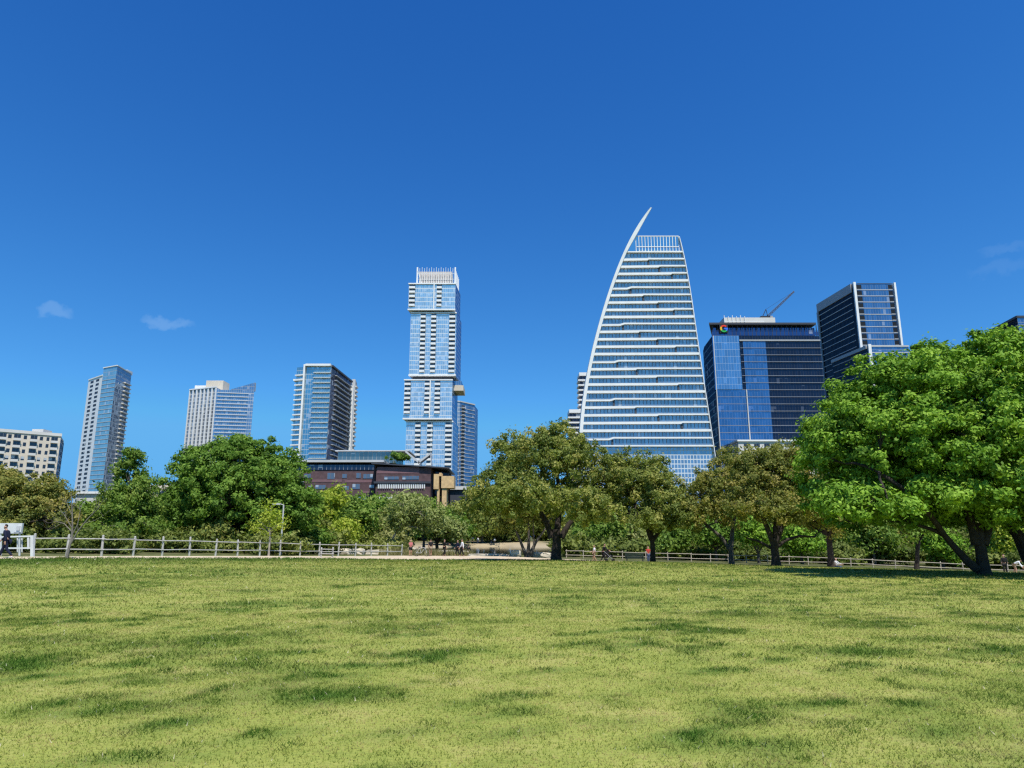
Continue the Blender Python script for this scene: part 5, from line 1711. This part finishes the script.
# longer grass and fallen leaves round the trunks that stand in the lawn
rg = np.random.default_rng(8)
X, Y_, Hh = [], [], []
for (bx_, by_), r_ in ((b1, .5), (b1b, .5), (b2, .6), (b3, .4), (b4, .4), (b5, .5), (b12, .25), (b6, .5), (b7, .4)):
    n = 420
    a = rg.uniform(0, 6.283, n); q = r_ * (.75 + rg.gamma(1.3, .5, n))
    X.append(bx_ + np.cos(a) * q); Y_.append(by_ + np.sin(a) * q); Hh.append(rg.uniform(.05, .2, n) / (1 + (q / r_ - .8) * .8))
X = np.concatenate(X); Y_ = np.concatenate(Y_); Hh = np.concatenate(Hh)
zz = ground(X, Y_); a = rg.uniform(0, 6.283, len(X)); ln_ = rg.normal(size=(len(X), 2)) * .06
co = np.stack([np.c_[X - np.cos(a) * .018, Y_ - np.sin(a) * .018, zz - .02], np.c_[X + np.cos(a) * .018, Y_ + np.sin(a) * .018, zz - .02], np.c_[X + ln_[:, 0], Y_ + ln_[:, 1], zz + Hh]], 1).reshape(-1, 3)
tag(np_mesh('grass', co, np.arange(len(co)).reshape(-1, 3), 3, M_blade, {'lush': np.repeat(rg.uniform(.2, .9, len(X)), 3), 'tone': np.repeat(rg.random(len(X)), 3)}), 'longer grass around the tree bases', 'grass', kind='stuff')

# ------------------------------------------------------------------ fences
def post_fence(name, label, posts, mt, ph, pw, rails, railr, group=None):
    b0 = posts[0]
    t = thing(name, label, 'fence', (b0[0], b0[1], gz(*b0)), group)
    for i, (x, y) in enumerate(posts):
        z = gz(x, y)
        tilt = Vector((random.uniform(-.05, .05), random.uniform(-.03, .03), 0))
        h = ph * random.uniform(.96, 1.05)
        mb = MB()
        a = Vector((x, y, z - .2)); b_ = Vector((x, y, z + h)) + tilt
        mb.bar(a, b_, pw, n=8, r2=pw * .92)
        mb.bar(b_, b_ + Vector((0, 0, pw * .5)), pw * .92, r2=pw * .4, n=8)
        mb.build('post', mt, t)
    for (x0, y0), (x1, y1) in zip(posts[:-1], posts[1:]):
        za, zb = gz(x0, y0), gz(x1, y1)
        for rh in rails:
            d = Vector((x1 - x0, y1 - y0, 0)).normalized()
            nrm_ = Vector((d.y, -d.x, 0)) * pw * .6
            sag = random.uniform(-.04, .03)
            mb = MB(); mb.bar(Vector((x0, y0, za + rh + sag)) - d * .1 + nrm_, Vector((x1, y1, zb + rh + random.uniform(-.03, .03))) + d * .1 + nrm_, railr, n=6); mb.build('rail', mt, t)
    return t


random.seed(11)
lpx = [35, 69, 103.7, 135, 164, 191, 217, 239, 261, 281, 301, 320, 339, 356, 372, 388, 402]
lD = np.interp(lpx, [33, 103, 164, 239, 301, 339, 388, 402], [41.6, 44, 48.8, 54.8, 61.6, 66.8, 75.6, 78.5])
post_fence('rail_fence', 'grey weathered post and two-rail fence along the left path', [bxy(p, d) for p, d in zip(lpx, lD)], M_greywood, 1.22, .075, (.42, 1.02), .036)
rpx = [566, 583, 602, 622, 645, 667, 690, 709, 727, 745, 766, 787, 806, 827, 848, 870, 892, 914, 937, 959, 981, 1003, 1026, 1050, 1075]
post_fence('rail_fence', 'low tan wooden post and rail fence behind the trees at right', [bxy(p, 88 - 6 * min(1, max(0, (p - 600) / 300))) for p in rpx], M_wood, .98, .06, (.35, .86), .042)
# short rail by the path
p_ = [bxy(322, 59.5), bxy(333.5, 61.5)]
post_fence('short_rail', 'short low rail with a single stub post before the left fence', p_, M_greywood, .8, .07, (.3, .68), .045)

# white gate and notice board, far left
t = thing('white_gate', 'white painted timber gate with thick post at the left end of the fence', 'gate', (*bxy(20, 41.3), gz(*bxy(20, 41.3))))
def gp(px, py, D=41.3):
    return pt(px, py, D)
def vbar(name, px, pa, pb, r, mt, par, D=41.3):
    mb = MB(); mb.bar(gp(px, pa, D), gp(px, pb, D), r, n=4); return mb.build(name, mt, par)
vbar('gate_post', 32.5, 557, 535.5, .11, M_gate, t); vbar('stile', 28.6, 549, 537.5, .07, M_gate, t)
for pa, pb in ((537.5, 536.2), (548.5, 548.0)):
    mb = MB(); mb.bar(gp(-24, pa), gp(31.5, pb), .06, n=4); mb.build('gate_rail', M_gate, t)
for px in (17.5, 22, -14, -2):
    vbar('bar', px, 552.5 if px > 0 else 549, 538, .035, M_gate, t, 41.5)
vbar('gate_post', -25, 558, 535.5, .11, M_gate, t)
t = thing('notice_board', 'pale blank notice board raised above the white gate', 'board', (*bxy(10, 42.4), gz(*bxy(10, 42.4))))
mb = MB(); a, b_ = gp(-4, 533.5, 42.4), gp(22.8, 523.2, 42.4); mb.box(a.x, b_.x, 42.35, 42.5, a.z, b_.z); mb.build('panel', M_gate, t)
mb = MB(); a, b_ = gp(14.5, 533.6, 42.3), gp(20.3, 531.9, 42.3); mb.box(a.x, b_.x, 42.22, 42.34, a.z, b_.z); mb.build('shelf', M_grey, t)
mb = MB(); a, b_ = gp(16, 530.5, 42.3), gp(20, 526, 42.3); mb.box(a.x, b_.x, 42.3, 42.34, a.z, b_.z); mb.build('notice', M_lgrey, t)
for px in (1, 19.5):
    vbar('leg', px, 557, 533.7, .05, M_gate, t, 42.42)

# lamp post
lb = bxy(281.5, 62.5); lz = gz(*lb)
t = thing('street_lamp', 'tall pale lamp post with short arm and flat head by the left fence', 'lamp post', (*lb, lz))
top = zat(281.5, 505, 62.5)
mb = MB(); mb.bar((*lb, lz - .1), (*lb, top), .085, r2=.06, n=10); mb.build('pole', M_lgrey, t)
mb = MB(); mb.bar((*lb, lz), (*lb, lz + .35), .15, r2=.12, n=10); mb.build('base', M_lgrey, t)
mb = MB(); mb.bar((lb[0] + .05, lb[1], top - .03), (lb[0] - .32, lb[1], top + .1), .035); mb.build('arm', M_lgrey, t)
mb = MB(); mb.prism([(lb[0] - .95, lb[1] - .14), (lb[0] - .3, lb[1] - .1), (lb[0] - .3, lb[1] + .1), (lb[0] - .95, lb[1] + .14)], top + .02, top + .16); mb.build('lamp_head', M_lgrey, t)

# bench
bb = bxy(634, 73); z_ = gz(*bb)
t = thing('park_bench', 'dark green slatted park bench facing the lawn beside the slim oak trunk', 'bench', (*bb, z_))
for k in range(4):
    mb = MB(); y = bb[1] - .28 + .13 * k; mb.box(bb[0] - .95, bb[0] + .95, y - .055, y + .055, z_ + .43, z_ + .47); mb.build('seat_slat', M_green, t)
for k in range(4):
    mb = MB(); zz_ = z_ + .55 + .12 * k; y = bb[1] + .2 + .03 * k; mb.box(bb[0] - .95, bb[0] + .95, y - .015, y + .015, zz_ - .05, zz_ + .05); mb.build('back_slat', M_green, t)
for sx in (-.8, .8):
    for yy_, hh in ((-.26, .62), (.2, .95)):
        mb = MB(); mb.bar((bb[0] + sx, bb[1] + yy_, z_ - .02), (bb[0] + sx, bb[1] + yy_ + (.1 if hh > .7 else 0), z_ + hh), .03); mb.build('leg', M_green, t)
    mb = MB(); mb.bar((bb[0] + sx, bb[1] - .28, z_ + .63), (bb[0] + sx, bb[1] + .24, z_ + .66), .03); mb.build('armrest', M_green, t)

# limestone blocks at the pond edge
def rock(label, px, D, sx, sy, sz, seed, name='rock', yaw=0.0):
    random.seed(seed)
    x, y = bxy(px, D)
    bm = bmesh.new()
    bmesh.ops.create_cube(bm, size=1)
    bmesh.ops.subdivide_edges(bm, edges=bm.edges[:], cuts=3, use_grid_fill=True)
    for v in bm.verts:
        c = v.co
        k = 1 / max(1e-6, max(abs(c.x), abs(c.y), abs(c.z))) * .5
        sph = c.normalized() * .56
        v.co = c * .55 + sph * .45 + Vector((random.uniform(-1, 1), random.uniform(-1, 1), random.uniform(-1, 1))) * .05
    bmesh.ops.scale(bm, vec=(sx, sy, sz), verts=bm.verts)
    bmesh.ops.rotate(bm, cent=(0, 0, 0), matrix=Matrix.Rotation(yaw, 3, 'Z'), verts=bm.verts)
    me = bpy.data.meshes.new(name); bm.to_mesh(me); bm.free(); me.materials.append(M_rock)
    o = bpy.data.objects.new(name, me); C.objects.link(o)
    o.location = (x, y, gz(x, y) + sz * .32)
    return tag(o, label, 'rock', 'limestone blocks by the pond')
rock('long flat pale stone slab at the path edge left of the central oak', 487, 81, 4.2, 1.2, .36, 1)
rock('flat pale stone slab lying just right of the longest slab', 503, 81, 3.4, 1.2, .34, 2)
rock('upright pale boulder beside the multi-stemmed tree', 516, 80, 1.2, 1.1, .9, 3)
rock('low pale boulder between the multi-stemmed tree and the central trunk', 541, 82, 2.3, 1.4, .7, 4)
rock('rounded pale boulder behind the fence, left of three', 345, 82, 1.5, 1.2, .75, 5)
rock('rounded pale boulder behind the fence, middle of three', 357, 84, 1.9, 1.3, .8, 6)
rock('long low pale boulder behind the fence below the leaning tree', 380, 87, 3.2, 1.4, .7, 7)
rock('wide tan boulder mound behind the walkers', 402, 92, 4.0, 2.2, 1.1, 8)
rock('long pale ledge stone behind the walkers with arms out', 447, 90, 5.5, 1.5, .8, 9)
# reeds on the near bank
rg = np.random.default_rng(5)
n = 5200
px = rg.uniform(385, 476, n); D = rg.uniform(83, 92, n)
keep = np.abs((px - 430) / 46) ** 2 + rg.random(n) * .3 < 1.05
px, D = px[keep], D[keep]
x = (px - 512) / F / math.cos(PITCH) * D
z = ground(x, D)
h = rg.uniform(.35, .95, len(x)); a = rg.uniform(0, 6.28, len(x)); w_ = .035
ln_ = rg.normal(size=(len(x), 2)) * .22
co = np.stack([np.c_[x - np.cos(a) * w_, D - np.sin(a) * w_, z - .02], np.c_[x + np.cos(a) * w_, D + np.sin(a) * w_, z - .02], np.c_[x + ln_[:, 0], D + ln_[:, 1], z + h]], 1).reshape(-1, 3)
L_reed = leaf_mat('dry_reed', [(0, (.15, .15, .05)), (.5, (.26, .23, .09)), (1, (.38, .32, .16))], .25)
tag(np_mesh('reeds', co, np.arange(len(co)).reshape(-1, 3), 3, L_reed, {'tone': np.repeat(rg.random(len(x)), 3)}), 'tan and green reeds on the near bank of the pond', 'reeds', kind='stuff')

# ------------------------------------------------------------------ people
def skin(name, V, E, Rr, mt, parent, sub=1, root=0):
    me = bpy.data.meshes.new(name)
    me.from_pydata([tuple(v) for v in V], E, [])
    me.materials.append(mt)
    o = bpy.data.objects.new(name, me)
    C.objects.link(o)
    o.parent = parent
    md = o.modifiers.new('skin', 'SKIN')
    md.use_smooth_shade = True
    lay = me.skin_vertices[0] if me.skin_vertices else None
    if lay is None:
        bm = bmesh.new(); bm.from_mesh(me); bm.verts.layers.skin.verify(); bm.to_mesh(me); bm.free()
        lay = me.skin_vertices[0]
    for i, r in enumerate(Rr):
        lay.data[i].radius = (r, r) if not isinstance(r, tuple) else r
        lay.data[i].use_root = (i == root)
    s_ = o.modifiers.new('subsurf', 'SUBSURF'); s_.levels = sub; s_.render_levels = sub
    return o


def person(label, loc, yaw, top, bottom, H=1.72, stride=0.0, bend=0.0, arms=((.05, .1), (.05, .1)), shorts=False, sleeves='long', skin_m=None, hair=None, shoes=None, sit=False, group=None, fem=False, gait=0):
    """stride: fore-aft half distance between the feet; bend: forward lean of the trunk in radians; arms: per side (forward angle, elbow bend)"""
    k = H / 1.72
    skin_m = skin_m or M_skin; hair = hair or M_hair; shoes = shoes or M_black
    t = thing('person', label, 'person', loc, group)
    t.rotation_euler = (0, 0, yaw)      # faces local -Y
    hipz = .90 * k if not sit else .50 * k
    drop = .06 * stride
    pel = Vector((0, 0, hipz - drop))
    fwd = Vector((0, -1, 0))
    def rot(v, a):      # lean forward about x
        return Vector((v.x, v.y * math.cos(a) - v.z * math.sin(a), v.z * math.cos(a) + v.y * math.sin(a)))
    up_ = lambda h, y=0, x=0: pel + rot(Vector((x, y, h)) * k, bend)
    sh_w = .19 if not fem else .165
    V, E, Rr = [], [], []
    def add(p, r, par=None):
        V.append(Vector(p)); Rr.append(r * k)
        if par is not None:
            E.append((par, len(V) - 1))
        return len(V) - 1
    i_p = add(pel, (.135) if not fem else .14)
    i_w = add(up_(.18), .115, i_p)
    i_c = add(up_(.38), .135, i_w)
    i_n0 = add(up_(.50), .075, i_c)
    i_n = add(up_(.56, -.01), .052, i_n0)
    i_h0 = add(up_(.62, -.025), .072, i_n)
    i_h1 = add(up_(.71, -.02), .093, i_h0)
    i_h2 = add(up_(.79, -.01), .065, i_h1)
    add(up_(.665, -.115), .012, i_h0)                                   # nose
    for sx in (-1, 1):
        add(up_(.69, .0, sx * .098), .014, i_h1)                         # ears
    hands = []
    chains = {}
    for si, sx in enumerate((-1, 1)):
        fa, eb = arms[si]
        s0 = add(up_(.46, 0, sx * sh_w), .055, i_c)
        shp = V[s0]
        ua = rot(Vector((sx * .12, -math.sin(fa), -math.cos(fa))).normalized() * .29 * k, bend * .25)
        el_ = add(shp + ua, .042, s0)
        la = rot(Vector((sx * .04, -math.sin(fa + eb), -math.cos(fa + eb))).normalized() * .25 * k, bend * .25)
        wr = add(V[el_] + la, .028, el_)
        d = la.normalized()
        side = Vector((sx, 0, 0))
        side = (side - d * side.dot(d)).normalized()
        thn = d.cross(side).normalized()
        if thn.y > 0:
            thn = -thn
        pm = add(V[wr] + d * .06 * k, .036, wr)
        for q, (o_, L0) in enumerate(((-.03, .075), (-.01, .088), (.01, .082), (.03, .065))):
            f1 = add(V[pm] + d * (.03 + L0 * .5) * k + thn * o_ * k, .0095, pm)
            add(V[f1] + (d * .8 - side * .45).normalized() * L0 * .5 * k, .008, f1)
        th = add(V[wr] + d * .05 * k + thn * .045 * k, .011, wr)
        add(V[th] + (d * .8 + thn * .5).normalized() * .04 * k, .009, th)
        chains['arm%d' % si] = (s0, el_, wr)
    for si, sx in enumerate((-1, 1)):
        sgn = (1 if si == gait else -1)
        ft = Vector((sx * .10 * k, -sgn * stride, .055 * k))
        hp = add(pel + Vector((sx * .095 * k, 0, -.06 * k)), .092, i_p)
        if sit:
            kn = add(Vector((sx * .12 * k, -.44 * k, .50 * k)), .06, hp)
            an = add(Vector((sx * .12 * k, -.46 * k, .09 * k)), .04, kn)
        else:
            md = (V[hp] + ft) / 2 + Vector((0, -.05 - (.06 if sgn < 0 and stride > .1 else 0), .0)) * k
            kn = add(md, .06, hp)
            an = add(ft + Vector((0, .03, .03)) * k, .04, kn)
        he = add(V[an] + Vector((0, .02, -.05)) * k, .035, an)
        to_ = add(V[an] + Vector((0, -.16, -.055)) * k, .03, an)
        chains['leg%d' % si] = (hp, kn, an, to_)
    skin('body', V, E, Rr, skin_m, t)
    # clothing: looser shells over the same skeleton
    def shell(name, ids, edges, grow, mt, ends=None):
        ix = {v: i for i, v in enumerate(ids)}
        VV = [V[i].copy() for i in ids]
        RR = [Rr[i] + grow for i in ids]
        EE = [(ix[a], ix[b_]) for a, b_ in edges]
        for extra in (ends or []):
            a, p, r = extra
            VV.append(p); RR.append(r); EE.append((ix[a], len(VV) - 1))
        return skin(name, VV, EE, RR, mt, t)
    ids = [i_p, i_w, i_c, i_n0]; ed = [(i_p, i_w), (i_w, i_c), (i_c, i_n0)]; ends = []
    for si in (0, 1):
        s0, e0, w0 = chains['arm%d' % si]
        if sleeves == 'long':
            ids += [s0, e0, w0]; ed += [(i_c, s0), (s0, e0), (e0, w0)]
        else:
            ids += [s0]; ed += [(i_c, s0)]
            ends.append((s0, V[s0].lerp(V[e0], .7), .052 * k))
    shell('shirt', ids, ed, .02, top, ends)
    ids = [i_p]; ed = []; ends = []
    for si in (0, 1):
        h0, k0, a0, _t = chains['leg%d' % si]
        if shorts:
            ids += [h0]; ed += [(i_p, h0)]; ends.append((h0, V[h0].lerp(V[k0], .8), .085 * k))
        else:
            ids += [h0, k0, a0]; ed += [(i_p, h0), (h0, k0), (k0, a0)]
    shell('shorts' if shorts else 'trousers', ids, ed, .018, bottom, ends)
    skin('hair', [up_(.68, .035), up_(.75, .02), up_(.80, 0), up_(.77, -.05)], [(0, 1), (1, 2), (2, 3)], [.075 * k, .09 * k, .075 * k, .05 * k], hair, t)
    for si in (0, 1):
        h0, k0, a0, t0 = chains['leg%d' % si]
        an = V[a0]
        skin('shoe', [an + Vector((0, .04, -.05)) * k, an + Vector((0, -.05, -.045)) * k, an + Vector((0, -.17, -.06)) * k], [(0, 1), (1, 2)], [.045 * k, .046 * k, .036 * k], shoes, t)
    return t


def at(px, D, dz=0.0):
    x, y = bxy(px, D)
    return (x, y, gz(x, y) + dz)


def on_path(px, D):
    return at(px, D, .03)


person('person in navy jacket and trousers with white shoes striding past the white gate', on_path(8, 38.9), R(-80), M_navy, M_navy, 1.80, stride=.36, bend=.22, arms=((.5, .3), (-.35, .4)), shoes=M_whitecloth)
person('person in a pink top and black shorts at the end of the fence', on_path(411, 74), R(20), M_pink, M_blackcloth, 1.66, stride=.12, arms=((.5, 1.2), (.3, 1.0)), shorts=True, sleeves='short', fem=True)
person('person in a black shirt and pale shorts showing bare legs on the sandy path', on_path(431, 75), R(200), M_blackcloth, M_khaki, 1.74, stride=.16, arms=((.3, .5), (.1, .6)), shorts=True, sleeves='short')
person('person all in black holding one arm out on the sandy path', on_path(444.5, 76), R(90), M_blackcloth, M_blackcloth, 1.74, stride=.12, arms=((1.1, .35), (.2, .3)))
person('person in dark clothes walking close behind the white-shirted walker', on_path(458, 77.5), R(-60), M_navy, M_blackcloth, 1.70, stride=.2, arms=((.3, .3), (-.2, .3)))
person('person in a white shirt and black trousers walking on the sandy path', on_path(462.3, 76), R(-70), M_whitecloth, M_blackcloth, 1.76, stride=.18, arms=((.2, .3), (-.25, .3)))
person('person in dark clothes sitting low at the bank just right of the white-shirted walker', at(468.5, 92, .1), R(160), M_blackcloth, M_denim, 1.7, sit=True, arms=((.6, .5), (.6, .5)))
person('tiny far person in a white shirt standing on the far bank', at(478, 197), R(30), M_whitecloth, M_denim, 1.75, stride=.1)
person('tiny far person in dark clothes, left one of the pair on the far bank', at(491.5, 196), R(-40), M_blackcloth, M_denim, 1.65, stride=.15)
person('tiny far person in a pale top, right one of the pair on the far bank', at(494.5, 197), R(-40), M_whitecloth, M_blackcloth, 1.72, stride=.15)
person('person in a white top and khaki shorts with bare legs beside the stroller', on_path(594, 74), R(-80), M_whitecloth, M_khaki, 1.62, stride=.14, arms=((.3, .8), (.2, .5)), shorts=True, sleeves='short', fem=True)
sp = person('person in black leaning over a stroller', on_path(602.5, 74), R(90), M_blackcloth, M_blackcloth, 1.82, stride=.2, bend=.25, arms=((.9, .35), (.9, .35)))
person('person in a red shirt partly hidden by the slim oak trunk', at(647.5, 76), R(15), M_red, M_denim, 1.7, stride=.08, arms=((.4, .9), (.4, .9)), sleeves='short')
person('person in dark clothes standing right of the forked trunk', at(1000.5, 67.5), R(-30), M_blackcloth, M_blackcloth, 1.76, stride=.06, arms=((.3, .9), (.3, .9)))
person('person in a white shirt bending down near the right edge', at(1010, 67.5), R(60), M_whitecloth, M_khaki, 1.68, stride=.12, bend=1.0, arms=((.5, .3), (.7, .3)), shorts=True)
person('person in a grey top sitting against the dark straight trunk', at(833.5, 68.5, -.32), R(40), M_lgrey, M_denim, 1.7, sit=True, arms=((.8, .5), (.8, .5)))

# stroller
sx_, sy_ = bxy(608.5, 74); sz = gz(sx_, sy_) + .03
t = thing('stroller', 'black baby stroller with raised hood pushed along the path', 'stroller', (sx_, sy_, sz))
mb = MB()
for yy_ in (-.24, .24):
    mb.bar((sx_ - .52, sy_ + yy_, sz + 1.02), (sx_ + .42, sy_ + yy_, sz + .16), .018); mb.bar((sx_ - .3, sy_ + yy_, sz + .16), (sx_ + .12, sy_ + yy_, sz + .62), .018)
mb.bar((sx_ - .52, sy_ - .24, sz + 1.02), (sx_ - .52, sy_ + .24, sz + 1.02), .022)
mb.build('frame', M_grey, t)
for xx_ in (-.3, .42):
    for yy_ in (-.27, .27):
        mb = MB(); mb.bar((sx_ + xx_, sy_ + yy_ - .025, sz + .15), (sx_ + xx_, sy_ + yy_ + .025, sz + .15), .15, n=16); mb.build('wheel', M_black, t)
mb = MB()
prof = [(-.28, .48), (.3, .42), (.42, .62), (-.22, .78)]
Fp = [(sx_ + x, sy_ - .2, sz + z) for x, z in prof]; Bp = [(x, y + .4, z) for x, y, z in Fp]
mb.poly(Fp); mb.poly(Bp[::-1])
for i in range(4):
    j = (i + 1) % 4
    mb.poly([Fp[j], Fp[i], Bp[i], Bp[j]])
mb.build('seat', M_blackcloth, t)
mb = MB()
for k in range(6):
    a0, a1 = R(60 + 22 * k), R(60 + 22 * (k + 1))
    q = lambda a: (sx_ - .12 + .42 * math.cos(a), sz + .72 + .42 * math.sin(a))
    (xa_, za_), (xb_, zb_) = q(a0), q(a1)
    mb.poly([(xa_, sy_ - .22, za_), (xb_, sy_ - .22, zb_), (xb_, sy_ + .22, zb_), (xa_, sy_ + .22, za_)])
    for yy_ in (-.22, .22):
        mb.poly([(sx_ - .12, sy_ + yy_, sz + .72), (xa_, sy_ + yy_, za_), (xb_, sy_ + yy_, zb_)])
mb.build('hood', M_blackcloth, t)

# bicycle by the path
cx_, cy_ = bxy(422, 73); cz_ = gz(cx_, cy_) + .03
t = thing('bicycle', 'grey bicycle standing on the sandy path between the walkers', 'bicycle', (cx_, cy_, cz_))
def ring(x, r, rt):
    mbx = MB()
    for k in range(20):
        a0, a1 = 2 * math.pi * k / 20, 2 * math.pi * (k + 1) / 20
        mbx.bar((cx_ + x + r * math.cos(a0), cy_, cz_ + .34 + r * math.sin(a0)), (cx_ + x + r * math.cos(a1), cy_, cz_ + .34 + r * math.sin(a1)), rt, n=5)
    return mbx
for x in (-.52, .52):
    w_ = ring(x, .32, .022).build('wheel', M_black, t)
    mbx = MB()
    for k in range(8):
        a = math.pi * k / 4
        mbx.bar((cx_ + x, cy_, cz_ + .34), (cx_ + x + .31 * math.cos(a), cy_, cz_ + .34 + .31 * math.sin(a)), .004, n=4)
    mbx.build('spokes', M_lgrey, w_)
mb = MB()
n_ = {'r': (-.52, .34), 'b': (-.05, .32), 's': (-.2, .82), 'h': (.36, .86), 'f': (.52, .34)}
for a, b_ in (('r', 'b'), ('b', 's'), ('s', 'h'), ('b', 'h'), ('h', 'f'), ('r', 's')):
    mb.bar((cx_ + n_[a][0], cy_, cz_ + n_[a][1]), (cx_ + n_[b_][0], cy_, cz_ + n_[b_][1]), .02)
mb.build('frame', M_lgrey, t)
mb = MB(); mb.bar((cx_ + .36, cy_, cz_ + .86), (cx_ + .33, cy_, cz_ + 1.0), .018); mb.bar((cx_ + .33, cy_ - .28, cz_ + 1.0), (cx_ + .33, cy_ + .28, cz_ + 1.0), .016); mb.build('handlebar', M_black, t)
mb = MB(); mb.bar((cx_ - .34, cy_, cz_ + .9), (cx_ - .08, cy_, cz_ + .91), .06, r2=.03); mb.bar((cx_ - .2, cy_, cz_ + .82), (cx_ - .22, cy_, cz_ + .88), .015); mb.build('saddle', M_black, t)
